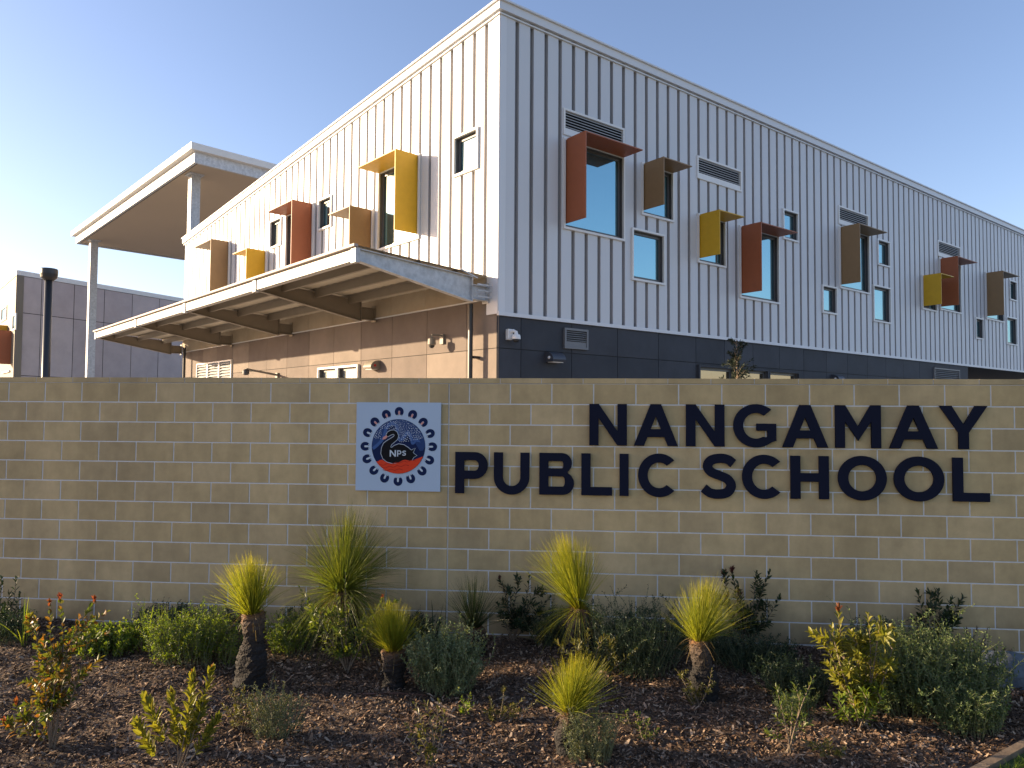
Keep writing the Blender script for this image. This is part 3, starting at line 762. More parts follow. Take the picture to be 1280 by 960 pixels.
for n_ in (.62, 1.35, 2.02):
    for a, b in zip(aw_s, aw_s[1:]):
        mb = MB(); z = sheet(n_) - .075
        box(mb, FL, a + .01, b - .01, n_ - .004, n_ + .004, z - .07, z + .07)
        box(mb, FL, a + .01, b - .01, n_ - .05, n_ + .004, z - .078, z - .0701); box(mb, FL, a + .01, b - .01, n_ - .004, n_ + .06, z + .0701, z + .072)
        mb.build('purlin', STEELP, awo)
for a, b in zip(aw_s, aw_s[1:]):
    mb = MB(); box(mb, FL, a + .03, b - .03, OV - .01, OV + .035, 4.395, 4.565); box(mb, FL, a + .03, b - .03, OV - .07, OV - .0101, 4.387, 4.395)
    mb.build('edge_beam', flat('edge_beam_steel', (.46, .45, .44), .5, 0, .06, 3), awo)
mb = MB(); box(mb, FL, s0 - .02, s1, OV + .03, OV + .10, 4.585, 4.622); mb.build('edge_capping', flat('weathered_capping', (.36, .30, .27), .6, 0, .1), awo)
for s_ in aw_s:
    mb = MB(); box(mb, FL, s_ - .07, s_ + .07, OV - .02, OV + .055, 4.36, 4.575); mb.build('cleat', GALV, awo)
# little bracket ladder at the near end by the corner
mb = MB()
for z in (4.10, 4.2, 4.30): bar(mb, FL.P(.14, .03, z), FL.P(.14, .33, z), .02, .02)
bar(mb, FL.P(.14, .33, 4.02), FL.P(.14, .33, 4.42), .025, .025); bar(mb, FL.P(.14, .04, 4.02), FL.P(.14, .04, 4.42), .025, .025)
bar(mb, FL.P(.14, .33, 4.40), FL.P(.22, .62, 4.52), .02, .02)
mb.build('bracket', GALV, awo)

# fixtures on the walls
def wall_lamp(F, s, z, label, mats, name='wall_light', d=.20, w=.30, h=.18):
    t = thing(name, label, 'light', F.P(s, 0, z), 'bulkhead lights on the school walls')
    mb = MB(); n = 10
    prof = [(-.02, h)] + [(d * math.sin(math.radians(a)) - .0, h * .15 + h * .85 * math.cos(math.radians(a))) for a in range(5, 91, 10)] + [(d * .9, 0), (-.02, 0)]
    v = []
    for ss in (-w / 2, w / 2):
        for a, b in prof: v.append(F.P(s + ss * (1 if b > 0 else 1), a, z + b))
    k = len(prof)
    f = [tuple(range(k)), tuple(range(2 * k - 1, k - 1, -1))] + [(i, k + i, k + (i + 1) % k, (i + 1) % k) for i in range(k)]
    mb.add(v, f); mb.build('housing', mats[0], t)
    mb = MB(); c = F.P(s - w / 2 - .003, d * .5, z + h * .4); tube(mb, [c, c - F.d * .02], [.028, .022], 10); mb.build('sensor', mats[1], t)
    mb = MB(); box(mb, F, s - w * .4, s + w * .4, .02, d * .8, z - .012, z - .001); mb.build('lens', WHITE, t)
    return t
wall_lamp(FR, 1.20, 3.07, 'dark wall light on the charcoal panels near the corner vent', (DKGREY, WHITE))
wall_lamp(FR, 10.8, 3.03, 'dark wall light far along the charcoal wall, right of the small tree', (DKGREY, WHITE))
wall_lamp(FL, 3.85, 3.05, 'sunlit grey wall light with red sensor right of the ground floor window', (STEELP, REDP))
wall_lamp(FL, 8.95, 2.78, 'sunlit wall light low behind the wall, right one below the arm', (CREAM, DKGREY), w=.26)
wall_lamp(FL, 10.2, 2.78, 'sunlit wall light low behind the wall, left one below the arm', (CREAM, DKGREY), w=.26)
t = thing('security_camera', 'white dome security camera on the charcoal panels beside the building corner', 'camera', FR.P(.2, 0, 3.45))
mb = MB(); box(mb, FR, .18, .28, -.018, .05, 3.40, 3.58); mb.build('mounting_plate', WHITE, t)
mb = MB(); tube(mb, [FR.P(.24, .05, 3.53), FR.P(.26, .10, 3.55), FR.P(.28, .13, 3.53), FR.P(.28, .14, 3.47)], [.028, .028, .03, .04], 10); mb.build('arm', WHITE, t)
mb = MB(); pr_ = [(3.49, .02), (3.48, .065), (3.44, .075), (3.405, .075)]
tube(mb, [FR.P(.28, .14, z) for z, r in pr_], [r for z, r in pr_], 16); mb.build('housing', WHITE, t, smooth=False)
mb = MB(); pr_ = [(3.404, .066), (3.38, .06), (3.36, .04), (3.35, .012)]
tube(mb, [FR.P(.28, .14, z) for z, r in pr_], [r for z, r in pr_], 16); mb.build('dome', BLACKM, t, smooth=True)
t = thing('security_camera', 'grey security camera hung from a bracket on the sunlit panels beside the downpipe', 'camera', FL.P(1.6, 0, 3.4))
mb = MB(); box(mb, FL, 1.5, 1.6, -.018, .02, 3.42, 3.60); bar(mb, FL.P(1.55, .02, 3.57), FL.P(1.58, .22, 3.57), .035, .03); bar(mb, FL.P(1.58, .21, 3.58), FL.P(1.58, .21, 3.50), .03, .03, (1, 0, 0)); mb.build('bracket', STEELP, t)
mb = MB(); tube(mb, [FL.P(1.58, .21, z) for z in (3.51, 3.50, 3.40, 3.38)], [.03, .07, .075, .05], 14); mb.build('housing', STEELP, t)
mb = MB(); tube(mb, [FL.P(1.58, .21, z) for z in (3.379, 3.35, 3.33)], [.055, .045, .015], 14); mb.build('dome', BLACKM, t)
t = thing('security_camera', 'dark camera on a long arm on the sunlit wall far from the corner', 'camera', FL.P(9.0, 0, 3.1))
mb = MB(); box(mb, FL, 8.5, 8.62, -.018, .03, 2.9, 3.15); bar(mb, FL.P(8.56, .03, 3.1), FL.P(8.7, .75, 3.22), .05, .05); mb.build('arm', STEELP, t)
mb = MB(); tube(mb, [FL.P(8.7, .75, z) for z in (3.22, 3.18, 3.1, 3.07)], [.03, .08, .08, .04], 12); mb.build('housing', DKGREY, t)

# ------------------------------------------------------------------ big shelter behind
sh_d = 30.0
nc = at_depth(243, 201.5, sh_d); zs_ = nc[2]
d1 = np.array([-.683, .73, 0]); d2 = np.array([.70, .714, 0])
shel = thing('covered_shelter', 'tall open shelter with flat pale roof on slim galvanised columns left of the school block', 'shelter', (nc[0], nc[1], 0))
SF = Face((nc[0], nc[1], 0), d1, -d2)      # s along left edge, n = -depth
W1, W2 = 20.6, 11.0
mb = MB(); box(mb, SF, .25, W1 - .25, -W2 + .25, -.25, zs_ + .02, zs_ + .1); mb.build('soffit', SOFFIT, shel)
mb = MB()
for q in ((0, W1, -.12, 0), (0, W1, -W2, -W2 + .12)): box(mb, SF, q[0], q[1], q[2], q[3], zs_ - .05, zs_ + .42)
for q in ((0, .12), (W1 - .12, W1)): box(mb, SF, q[0], q[1], -W2 + .121, -.121, zs_ - .05, zs_ + .42)
mb.build('edge_channel', GALV, shel)
mb = MB(); box(mb, SF, -.22, W1 + .22, -W2 - .2, .22, zs_ + .43, zs_ + .72); box(mb, SF, -.08, W1 + .08, -W2 - .06, .08, zs_ + .4205, zs_ + .4295); mb.build('roof', CREAM, shel)
for a, b, w in ((1.83, -.66, .40), (W1 - 1.6, -.66, .42), (1.83, -W2 + 1.5, .40), (W1 - 1.6, -W2 + 1.5, .40)):
    mb = MB(); box(mb, SF, a - w / 2, a + w / 2, b - w / 2, b + w / 2, -.05, zs_ - .0); box(mb, SF, a - w * .8, a + w * .8, b - w * .8, b + w * .8, zs_ - .03, zs_ + .019)
    mb.build('column', GALV, shel)

# ------------------------------------------------------------------ left building
c2 = at_depth(22, 337.6, 50.0); z2 = c2[2]
lb = thing('grey_building', 'mauve grey panelled building with beige shade-toned cladding at the far left edge', 'building', (c2[0], c2[1], 0))
G1 = Face((c2[0], c2[1], 0), (.44, .898, 0), (.898, -.44, 0)); G2 = Face((c2[0], c2[1], 0), (-.669, .743, 0), (-.743, -.669, 0))
mb = MB(); gs = [0]; 
def g1s(x, y):
    d = ray(x, y); o_ = np.array([c2[0], c2[1], 0]); t = ((o_ - CAM) @ G1.n) / (d @ G1.n); return (CAM + d * t - o_) @ G1.d
js = [0.0] + [g1s(x, 430) for x in (50, 91, 129, 164, 198)]; k = js[-1]
while k < 24: k += 3.2; js.append(k)
zj = at_depth(22, 390, 50)[2]; zk = at_depth(22, 469, 50)[2]
panels(mb, G1, js, [-.05, 1.7, zk, zj, z2 - .35], [], 0.0, .022)
mb.build('wall_panels', GREYP, lb)
mb = MB()
a_ = G1.P(.05, -.013, 0) + G2.d * .06; b_q = G1.P(js[-1], -.013, 0); d_ = a_ + G2.d * 15.9; c_ = b_q + G2.d * 15.9
vs = [p + np.array([0, 0, z]) for z in (-.05, z2 - .3) for p in (a_, b_q, c_, d_)]
mb.add(vs, [(0, 1, 2, 3), (4, 7, 6, 5), (0, 4, 5, 1), (1, 5, 6, 2), (2, 6, 7, 3), (3, 7, 4, 0)]); mb.build('core', DARKGAP, lb)
mb = MB(); box(mb, G1, .0, js[-1], -.2, .05, z2 - .34, z2); box(mb, G2, -.0, 16, -.2, .05, z2 - .34, z2 - .001); mb.build('fascia', CREAM, lb)
mb = MB(); k = 0.0
while k < 16: box(mb, G2, k + .03, k + .42, -.05, 0, -.05, z2 - .34); k += .45
box(mb, G2, 0, 16, -.4, -.04, -.05, z2 - .34)
box(mb, G2, 0, .12, 0.001, .05, -.05, z2 - .341)
mb.build('cladding', CLADB, lb)
def g2(x, y):
    d = ray(x, y); o_ = np.array([c2[0], c2[1], 0]); t = ((o_ - CAM) @ G2.n) / (d @ G2.n); p = CAM + d * t; return (p - o_) @ G2.d, p[2]
for (x0, y0, x1, y1) in ((2.3, 386, 8.5, 399), (16.5, 394, 20.2, 412)):
    s1_, za = g2(x0, y0); s0_, zb = g2(x1, y1)
    mb = MB()
    for q in ((s0_, s1_, zb, zb + .12), (s0_, s1_, za - .12, za), (s0_, s0_ + .12, zb + .12, za - .12), (s1_ - .12, s1_, zb + .12, za - .12)): box(mb, G2, q[0], q[1], -.02, .06, q[2], q[3])
    w_ = mb.build('window', CREAM, lb)
    mb = MB(); box(mb, G2, s0_ + .12, s1_ - .12, 0.001, .012, zb + .12, za - .12); mb.build('pane', GLASS, w_)
sA, zA = g2(14.5, 413.5); _, zB = g2(14.5, 455)
for hh, mat, s_, za, zb, ln in ((1.0, RUST, sA, zA, zB, 3.4), (.9, YELL, sA + 2.0, zA + .55, zA - 1.2, 1.2)):
    mb = MB(); box(mb, G2, s_, s_ + .06, 0, hh, zb, za); box(mb, G2, s_ + .06, s_ + ln, 0, hh, za - .06, za - .002); mb.build('sun_hood', mat, lb)
mb = MB(); box(mb, G2, sA - .1, sA + 3.4, 0, .12, zB - .55, zB - .42); mb.build('sill', WHITE, lb)

# ------------------------------------------------------------------ light pole
pb = at_depth(57, 474, 10.0)
pole = thing('light_pole', 'black round light pole with a drum head standing behind the wall at left', 'street light', (pb[0], pb[1], 0))
ht = at_depth(57.5, 347, 10.0)[2]; hd = at_depth(57.5, 336, 10.0)[2]
mb = MB(); tube(mb, [(pb[0], pb[1], -.05), (pb[0], pb[1], ht)], [.062, .047], 20); mb.build('pole', BLACKM, pole, smooth=True)
mb = MB(); tube(mb, [(pb[0], pb[1], z) for z in (ht - .04, ht, ht + .05, hd - .015, hd)], [.06, .10, .11, .11, .10], 24); mb.build('lamp_head', BLACKM, pole)
# ------------------------------------------------------------------ planting
def leaf(mb, p, d, up, L, w, fold=.25, curl=0.0, t=0.0):
    d = d / (np.linalg.norm(d) + 1e-9); s = np.cross(d, up); ns = np.linalg.norm(s)
    if ns < 1e-3: s = np.array([1.0, 0, 0])
    else: s = s / ns
    u = np.cross(s, d)
    m1 = p + d * L * .38 + u * curl * L * .4; m2 = p + d * L * .72 + u * curl * L * .25; e = p + d * L - u * curl * L * .25
    q = u * w * fold
    mb.add([p, m1 - s * w / 2 + q, m2 - s * w * .42 + q, e, m2 + s * w * .42 + q, m1 + s * w / 2 + q, m1, m2],
           [(0, 6, 1), (0, 5, 6), (1, 6, 7, 2), (6, 5, 4, 7), (2, 7, 3), (7, 4, 3)], [t] * 8)
def rv(r, s=1.0): return np.array([r.gauss(0, s), r.gauss(0, s), r.gauss(0, s)])

BARK = island('shrub_bark', [(.16, .12, .085), (.22, .17, .12)], .9, .4, 200, .3, 20)
TRUNK = None
def trunkmat():
    m, t, b = nt('grass_tree_trunk')
    at = N(t, 'ShaderNodeAttribute', attribute_name='t'); r = N(t, 'ShaderNodeValToRGB'); e = r.color_ramp.elements
    e[0].position = 0; e[0].color = (.010, .009, .0085, 1); e[1].position = .55; e[1].color = (.014, .011, .010, 1)
    for p_, c in ((.74, (.04, .028, .021, 1)), (.93, (.085, .055, .036, 1)), (1.0, (.14, .065, .02, 1))):
        q = e.new(p_); q.color = c
    tc = N(t, 'ShaderNodeTexCoord'); no = N(t, 'ShaderNodeTexNoise'); no.inputs['Scale'].default_value = 25; no.inputs['Detail'].default_value = 6
    ad = N(t, 'ShaderNodeMath', operation='MULTIPLY_ADD'); ad.inputs[1].default_value = .35; 
    sb = N(t, 'ShaderNodeMath', operation='SUBTRACT'); sb.inputs[1].default_value = .175
    t.links.new(tc.outputs['Object'], no.inputs[0]); t.links.new(no.outputs[0], ad.inputs[0]); t.links.new(at.outputs['Fac'], ad.inputs[2]); t.links.new(ad.outputs[0], sb.inputs[0])
    t.links.new(sb.outputs[0], r.inputs[0]); t.links.new(r.outputs[0], b.inputs['Base Color']); b.inputs['Roughness'].default_value = .9
    bp = N(t, 'ShaderNodeBump'); bp.inputs['Strength'].default_value = .8; bp.inputs['Distance'].default_value = .012
    n2 = N(t, 'ShaderNodeTexNoise'); n2.inputs['Scale'].default_value = 70; t.links.new(tc.outputs['Object'], n2.inputs[0]); t.links.new(n2.outputs[0], bp.inputs['Height']); t.links.new(bp.outputs[0], b.inputs['Normal'])
    return m
TRUNK = trunkmat()
ALONG = [(0, (1.35, .85, .45)), (.18, (1.05, 1.0, .8)), (.75, (1.0, 1.0, 1.0)), (1.0, (1.5, 1.25, .9))]
GBL = leafmat('grass_tree_blade', [(.14, .175, .022), (.20, .23, .030), (.26, .26, .04)], trans=.45, along=ALONG)
GBLG = leafmat('grass_tree_blade_green', [(.07, .11, .022), (.115, .15, .028), (.16, .18, .035)], trans=.45, along=ALONG)
GBLD = leafmat('grass_tree_blade_shaded', [(.030, .048, .024), (.045, .065, .030), (.06, .08, .035)], trans=.3)  # darker copy of the blades, with shade by the wall painted in
def grass_tree(seed, label, base, top, rad_px, blades, ln_px, ang, droop, mat=GBL, skirt=0, bulge=.12):
    r = random.Random(seed)
    g = on_ground(*base); Y = g[1]; z0 = hgt(g[0], Y) - .02
    tp = at_depth(top[0], top[1], Y); k = Y / FPX; R = rad_px * k; H = tp[2] - z0
    root = thing('grass_tree', label, 'grass tree', (g[0], Y, z0), 'grass trees in the mulch bed')
    mb = MB(); nz, na = 26, 18; vs = []; ts = []; fs = []
    for i in range(nz + 1):
        f = i / nz; c = np.array([g[0], Y, z0]) * (1 - f) + tp * f
        bow = math.sin(f * math.pi) * .12 * R * math.sin(seed)
        rr_ = R * (1.0 + bulge * math.sin(f * 5 + seed) + .07 * math.sin(f * 13 + seed * 2.3) - .08 * f ** 3 + r.uniform(-.05, .06)) * (.84 if i == nz else 1)
        for j in range(na):
            a = j * 2 * math.pi / na + (.5 * 2 * math.pi / na if i % 2 else 0)
            q = rr_ * (1 + r.uniform(-.06, .07) + .10 * math.sin(2 * a + seed + f * 4) + .05 * math.sin(3 * a - f * 7))
            vs.append(c + np.array([math.cos(a) * q + bow, math.sin(a) * q, r.uniform(-.3, .3) * H / nz])); ts.append(.001 + f)
    for i in range(nz):
        for j in range(na): fs.append((i * na + j, i * na + (j + 1) % na, (i + 1) * na + (j + 1) % na, (i + 1) * na + j))
    fs.append(tuple(nz * na + j for j in range(na)))
    mb.add(vs, fs, ts)
    # stubs of old leaf bases
    for q in range(260):
        f = r.uniform(.1, 1.0) ** .7; a = r.uniform(0, 6.283); c = np.array([g[0], Y, z0]) * (1 - f) + tp * f
        n_ = np.array([math.cos(a), math.sin(a), .5]); p = c + np.array([math.cos(a), math.sin(a), 0]) * R * (.95 - .2 * f ** 3)
        leaf(mb, p, n_, np.array([0, 0, 1.0]), R * r.uniform(.18, .4), R * .12, .3, 0, f)
    mb.build('trunk', TRUNK, root)
    mb = MB(); LN = ln_px * k; bias = np.array([r.gauss(0, .10), r.gauss(0, .10), 0]); blades = int(blades * 1.25)
    for q in range(blades):
        th = min(abs(r.gauss(0, ang)), ang * 2.1) if r.random() > .4 else r.uniform(0, ang * 1.6)
        ski = q < skirt
        if ski: th = r.uniform(1.2, 2.5 if skirt > 300 else 1.9)
        a = r.uniform(0, 6.283); d = np.array([math.sin(th) * math.cos(a), math.sin(th) * math.sin(a), math.cos(th)]) + bias; d /= np.linalg.norm(d)
        L = LN * (1 + 1.2 * (d @ bias)) * (r.uniform(.80, 1.04) if r.random() > .2 else r.uniform(.5, .9)) * (1 - .12 * min(1, th / 1.5)); w = r.uniform(.0013, .0023)
        if ski and skirt < 300: L *= .6
        p0 = tp + np.array([d[0], d[1], 0]) * R * .35 + np.array([0, 0, -.01 + r.uniform(-.03, .02)])
        sd = np.cross(d, rv(r)); sd /= np.linalg.norm(sd)
        dr = droop * r.uniform(.5, 1.5) * (2.2 if ski else 1) * math.sin(min(th, 1.57)) + .02 + (r.uniform(.15, .6) if r.random() < .06 else 0)
        v = []; t = []; S_ = 5
        bx = rv(r, .05) * L
        for i in range(S_ + 1):
            f = i / S_; p = p0 + d * L * f + np.array([0, 0, -1]) * dr * L * f * f + bx * f * f
            ww = w * (1 - .75 * f)
            v += [p - sd * ww, p + sd * ww]; t += [f + .001] * 2
        mb.add(v, [(2 * i, 2 * i + 1, 2 * i + 3, 2 * i + 2) for i in range(S_)], t)
    mb.build('crown', mat, root)
    mb = MB()
    for q in range(32 + skirt // 5):
        a = r.uniform(0, 6.283); th = r.uniform(1.3, 2.7); d = np.array([math.sin(th) * math.cos(a), math.sin(th) * math.sin(a), math.cos(th)])
        L = LN * r.uniform(.10, .32); p0 = tp + np.array([math.cos(a), math.sin(a), 0]) * R * .5 + np.array([0, 0, r.uniform(-.03, .02)])
        sd = np.cross(d, rv(r)); sd /= np.linalg.norm(sd); v = []
        for i in range(4):
            f = i / 3; p = p0 + d * L * f + np.array([0, 0, -.6]) * L * f * f + rv(r, .02) * L
            v += [p - sd * .0022 * (1 - .6 * f), p + sd * .0022 * (1 - .6 * f)]
        mb.add(v, [(2 * i, 2 * i + 1, 2 * i + 3, 2 * i + 2) for i in range(3)])
    mb.build('dead_skirt', DEADBL, root)
    return root
DEADBL = leafmat('dead_blade', [(.13, .085, .035), (.20, .135, .055), (.27, .19, .09)], trans=.3)
grass_tree(1, 'grass tree with tall thick black trunk and golden tuft beside the wide green bush', (312, 856), (316, 766), 16, 1100, 74, .42, .12)
grass_tree(2, 'largest grass tree with wide shaggy crown and drooping skirt, left of the emblem plaque', (438, 812), (428, 738), 14, 2000, 104, .66, .32, GBLG, 560)
grass_tree(3, 'short squat grass tree with brown barrel trunk and pale brush top, below the emblem plaque', (493, 857), (493, 812), 15, 900, 64, .42, .10)
grass_tree(4, 'dim grey green grass tree with short dark trunk close to the wall', (600, 822), (592, 783), 11, 420, 68, .55, .12, GBLD)
grass_tree(5, 'grass tree with tall bright upright brush crown standing against the middle of the wall', (726, 832), (725, 760), 14, 1300, 92, .36, .22, GBL, 160)
grass_tree(6, 'nearest small grass tree with yellow fan of blades at the front of the bed', (710, 934), (712, 889), 13, 850, 76, .46, .10)
grass_tree(7, 'grass tree with slim dark trunk and round yellow brush crown below the word school', (882, 872), (873, 800), 14, 1000, 76, .48, .10)

def bez(a, b, r, bow):
    m = (a + b) / 2 + rv(r, bow) * np.linalg.norm(b - a); m[2] = max(m[2], a[2] + .2 * (b[2] - a[2]))
    return [(1 - t) ** 2 * a + 2 * t * (1 - t) * m + t * t * b for t in np.linspace(0, 1, 8)]
def put_leaves(mb, path, f0, nleaf, L, w, r, splay, droop=0.0, tuft=True):
    n = len(path)
    for q in range(nleaf):
        f = f0 + (1 - f0) * (q + r.random()) / nleaf; x = f * (n - 1); i = min(int(x), n - 2)
        p = path[i] + (path[i + 1] - path[i]) * (x - i); ax = path[i + 1] - path[i]; ax = ax / (np.linalg.norm(ax) + 1e-9)
        a = q * 2.4 + r.uniform(-.4, .4)
        s = np.cross(ax, np.array([.3, .9, .2])); s /= np.linalg.norm(s); u = np.cross(ax, s)
        o = s * math.cos(a) + u * math.sin(a)
        sy = splay * (1.15 - .75 * max(0, (f - .7) / .3)) if tuft else splay
        d = ax * math.cos(sy) + o * math.sin(sy) + np.array([0, 0, -droop])
        leaf(mb, p, d, ax + .2 * rv(r), L * r.uniform(.7, 1.15) * (.75 if f > .95 else 1), w * r.uniform(.8, 1.2), .22, r.uniform(-.1, .25))
def shrub(seed, label, base, tips, L, w, mat, n=26, f0=.25, side=3, splay=.95, name='shrub', cat='shrub', group='leafy shrubs in the mulch bed', red=None, spread=.10, rad=.006, tipmat=None, stem=BARK, bud=(7, .75)):
    r = random.Random(seed); g = on_ground(*base); Y = g[1]; z0 = hgt(g[0], Y) - .01
    lim = 6.985 + math.tan(YW) * g[0] - .12
    Y = min(Y, lim); b0 = np.array([g[0] * Y / g[1], Y, z0])
    root = thing(name, label, cat, b0, group)
    st = MB(); lf = MB(); rd = MB()
    for k, tpx in enumerate(tips):
        tp = at_depth(tpx[0], tpx[1], Y + r.uniform(-spread, spread))
        bb = b0 + np.array([r.uniform(-.02, .02), r.uniform(-.02, .02), 0])
        path = bez(bb, tp, r, .06)
        tube(st, path, [rad * (1 - .75 * i / 7) for i in range(8)], 5)
        put_leaves(lf, path, f0, n, L, w, r, splay)
        for q in range(side):
            i = r.randint(2, 6); p = path[i]; out = rv(r, 1); out[2] = abs(out[2]) * .8 + .3; out /= np.linalg.norm(out)
            e = p + out * np.linalg.norm(tp - bb) * r.uniform(.12, .28)
            e[1] = min(e[1], lim + .08)
            p2 = bez(p, e, r, .06); tube(st, p2, [rad * .5 * (1 - .7 * j / 7) for j in range(8)], 4)
            put_leaves(lf, p2, .2, int(n * .6), L, w, r, splay)
        if red and k in red:
            up_ = np.array([0, 0, 1.0])
            put_leaves(rd, [path[-1] - up_ * .012, path[-1] + up_ * .008, path[-1] + up_ * .02], 0, bud[0], L * bud[1], w * bud[1], r, .5)
    st.build('stems', stem, root)
    lf.build('leaves', mat, root)
    if red: rd.build('new_growth', tipmat, root)
    return root
LYEL = leafmat('yellow_green_leaf', [(.12, .135, .018), (.18, .18, .026), (.24, .215, .04)], trans=.4)
LGRN = leafmat('mid_green_leaf', [(.06, .095, .02), (.10, .135, .026), (.15, .165, .035)], trans=.35)
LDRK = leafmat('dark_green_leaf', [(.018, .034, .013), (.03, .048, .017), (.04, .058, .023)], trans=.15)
LRED = leafmat('red_new_leaf', [(.20, .045, .028), (.26, .07, .04), (.16, .06, .025)], trans=.4)
LMIX = leafmat('mixed_autumn_leaf', [(.06, .095, .018), (.09, .12, .02), (.15, .14, .025), (.26, .11, .025), (.07, .10, .02)], trans=.35)
LDR2 = leafmat('dull_red_leaf', [(.15, .03, .028), (.11, .025, .025), (.07, .035, .025)], trans=.2)
LGRY = leafmat('grey_green_leaf', [(.10, .12, .065), (.15, .165, .09), (.20, .20, .12)], trans=.3)
LSAL = leafmat('saltbush_leaf', [(.065, .105, .040), (.11, .155, .06), (.17, .195, .08)], trans=.35)
LSIL = leafmat('silver_saltbush_leaf', [(.10, .145, .075), (.16, .205, .105), (.22, .25, .14)], trans=.35)
LBRT = leafmat('bright_herb_leaf', [(.08, .135, .018), (.13, .19, .024), (.19, .22, .035)], trans=.45)
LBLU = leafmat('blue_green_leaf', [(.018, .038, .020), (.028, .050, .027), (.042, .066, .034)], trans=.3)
LOLV = leafmat('olive_leaf', [(.07, .075, .02), (.10, .10, .025), (.14, .12, .03)], trans=.3)
DEAD = flat('dead_twig', (.09, .065, .05), .9)

shrub(11, 'open red tipped shrub with small mixed green and orange leaves at the far left', (66, 932), [(45, 772), (62, 757), (75, 750), (118, 752), (100, 770), (88, 790), (55, 795), (112, 792), (75, 812), (50, 815)], .050, .024, LMIX, 30, .36, 3, red=[2, 3, 1], tipmat=LRED)
shrub(12, 'low orange and green leaved seedling at the left edge, foot of the red tipped shrub', (40, 925), [(20, 882), (5, 905), (48, 880), (62, 895), (28, 898)], .06, .022, LMIX, 14, .3, 1, red=[0, 1], tipmat=LRED)
shrub(13, 'yellow green shrub of upright whorled stems in the front left of the bed', (222, 975), [(265, 838), (240, 845), (214, 868), (183, 874), (252, 880), (172, 905), (270, 900), (238, 900)], .080, .027, LYEL, 40, .42, 0, .66, rad=.005, bud=(8, .35), red=[0, 1, 2], tipmat=leafmat('orange_bud', [(.20, .08, .025), (.22, .12, .03)]))
shrub(14, 'leafy shrub with pale leaves and a red bud in front of the largest grass tree', (433, 840), [(375, 735), (432, 715), (478, 748), (420, 735), (400, 760), (455, 770), (440, 745), (390, 785), (465, 780), (410, 790)], .052, .017, LGRN, 28, .25, 3, red=[2], tipmat=LRED)
shrub(15, 'dark bushy shrub close to the wall right of the dim grass tree', (640, 803), [(625, 725), (650, 722), (662, 718), (672, 735), (688, 745), (638, 740), (622, 755), (655, 750), (640, 765), (676, 765)], .062, .017, LDRK, 30, .3, 2, red=[0], tipmat=LDR2)
shrub(16, 'dark round shrub with dull red crown tips against the wall below the word school', (932, 806), [(905, 720), (915, 716), (945, 714), (962, 714), (975, 745), (950, 740), (925, 745), (908, 750), (935, 765), (955, 770), (922, 730)], .060, .019, LDRK, 32, .3, 2, red=[0, 1, 6, 7], tipmat=LDR2, bud=(16, 1.0))
shrub(17, 'large sunlit shrub of broad green leaves with one red tip at right', (1078, 905), [(1048, 765), (1085, 768), (1100, 775), (1030, 800), (1040, 785), (1065, 790), (1118, 795), (1060, 830), (1105, 820), (1085, 800), (1035, 830), (1120, 830)], .075, .024, LYEL, 30, .25, 3, red=[0], tipmat=LRED, rad=.008)
shrub(18, 'dark leafy shrub against the wall at right, left of the bare conifer seedling', (1166, 816), [(1147, 738), (1172, 738), (1190, 748), (1204, 748), (1160, 755), (1182, 765), (1196, 778), (1150, 770)], .068, .020, LDRK, 32, .3, 2)
shrub(19, 'small olive shrub with rounded leaf clusters behind the nearest grass tree', (742, 858), [(695, 802), (715, 800), (735, 790), (755, 795), (770, 800), (795, 812), (748, 812), (725, 815)], .054, .018, LOLV, 24, .35, 2)
shrub(20, 'low ferny yellow sprig lying on the mulch left of the nearest grass tree', (622, 898), [(630, 862), (612, 872), (655, 872), (672, 876), (605, 888), (640, 880)], .028, .010, LOLV, 24, .2, 2, name='small_plant', cat='plant', group='small plants on the mulch')
shrub(21, 'tiny bright sprig sprouting from mulch beside the ferny yellow one', (583, 892), [(578, 872), (588, 868), (592, 880), (575, 884)], .03, .012, LBRT, 12, .3, 1, name='small_plant', cat='plant', group='small plants on the mulch')
shrub(22, 'small reddish tipped sprig at the foot of the slim trunk below the word school', (872, 880), [(846, 838), (860, 850), (890, 835), (878, 855), (855, 862), (868, 862)], .032, .011, LOLV, 20, .2, 2, name='small_plant', cat='plant', group='small plants on the mulch')
shrub(23, 'lanky seedling with pale bare stem and few leaves at the right front', (986, 940), [(970, 858), (1000, 868), (1018, 845), (975, 880), (960, 915), (1005, 895), (990, 872)], .05, .013, LGRN, 16, .5, 1, rad=.006)
shrub(24, 'sparse upright seedling at the bottom edge in the middle of the bed', (540, 962), [(518, 880), (532, 878), (548, 876), (508, 905), (520, 915), (555, 890)], .045, .016, LOLV, 14, .4, 1)
shrub(25, 'bushy olive tuft between the yellow stemmed shrub and the grey wispy plant', (300, 915), [(285, 862), (305, 858), (320, 866), (278, 880), (330, 882), (312, 875), (295, 872)], .03, .009, LOLV, 26, .2, 2)
shrub(26, 'dark leafy shrub at the left edge of the picture against the wall', (4, 800), [(2, 722), (20, 722), (12, 740), (25, 742), (-10, 735), (5, 765), (-8, 755)], .055, .017, LDRK, 22, .3, 2)
shrub(27, 'dark low shrub behind the tall trunk against the wall at left', (292, 792), [(280, 752), (295, 748), (305, 755), (285, 765), (300, 768)], .04, .013, LDRK, 20, .3, 1)
shrub(28, 'bright leafy sprig low in front of the broad leaved shrub at right', (1072, 912), [(1045, 870), (1062, 862), (1085, 868), (1105, 866), (1035, 885), (1092, 885)], .06, .016, LBRT, 20, .3, 1)
shrub(29, 'creeping weed patch with tiny leaves at right of the nearest grass tree', (790, 910), [(770, 895), (782, 890), (800, 892), (812, 898), (795, 905)], .02, .009, LBRT, 14, .2, 1, name='small_plant', cat='plant', group='small plants on the mulch')
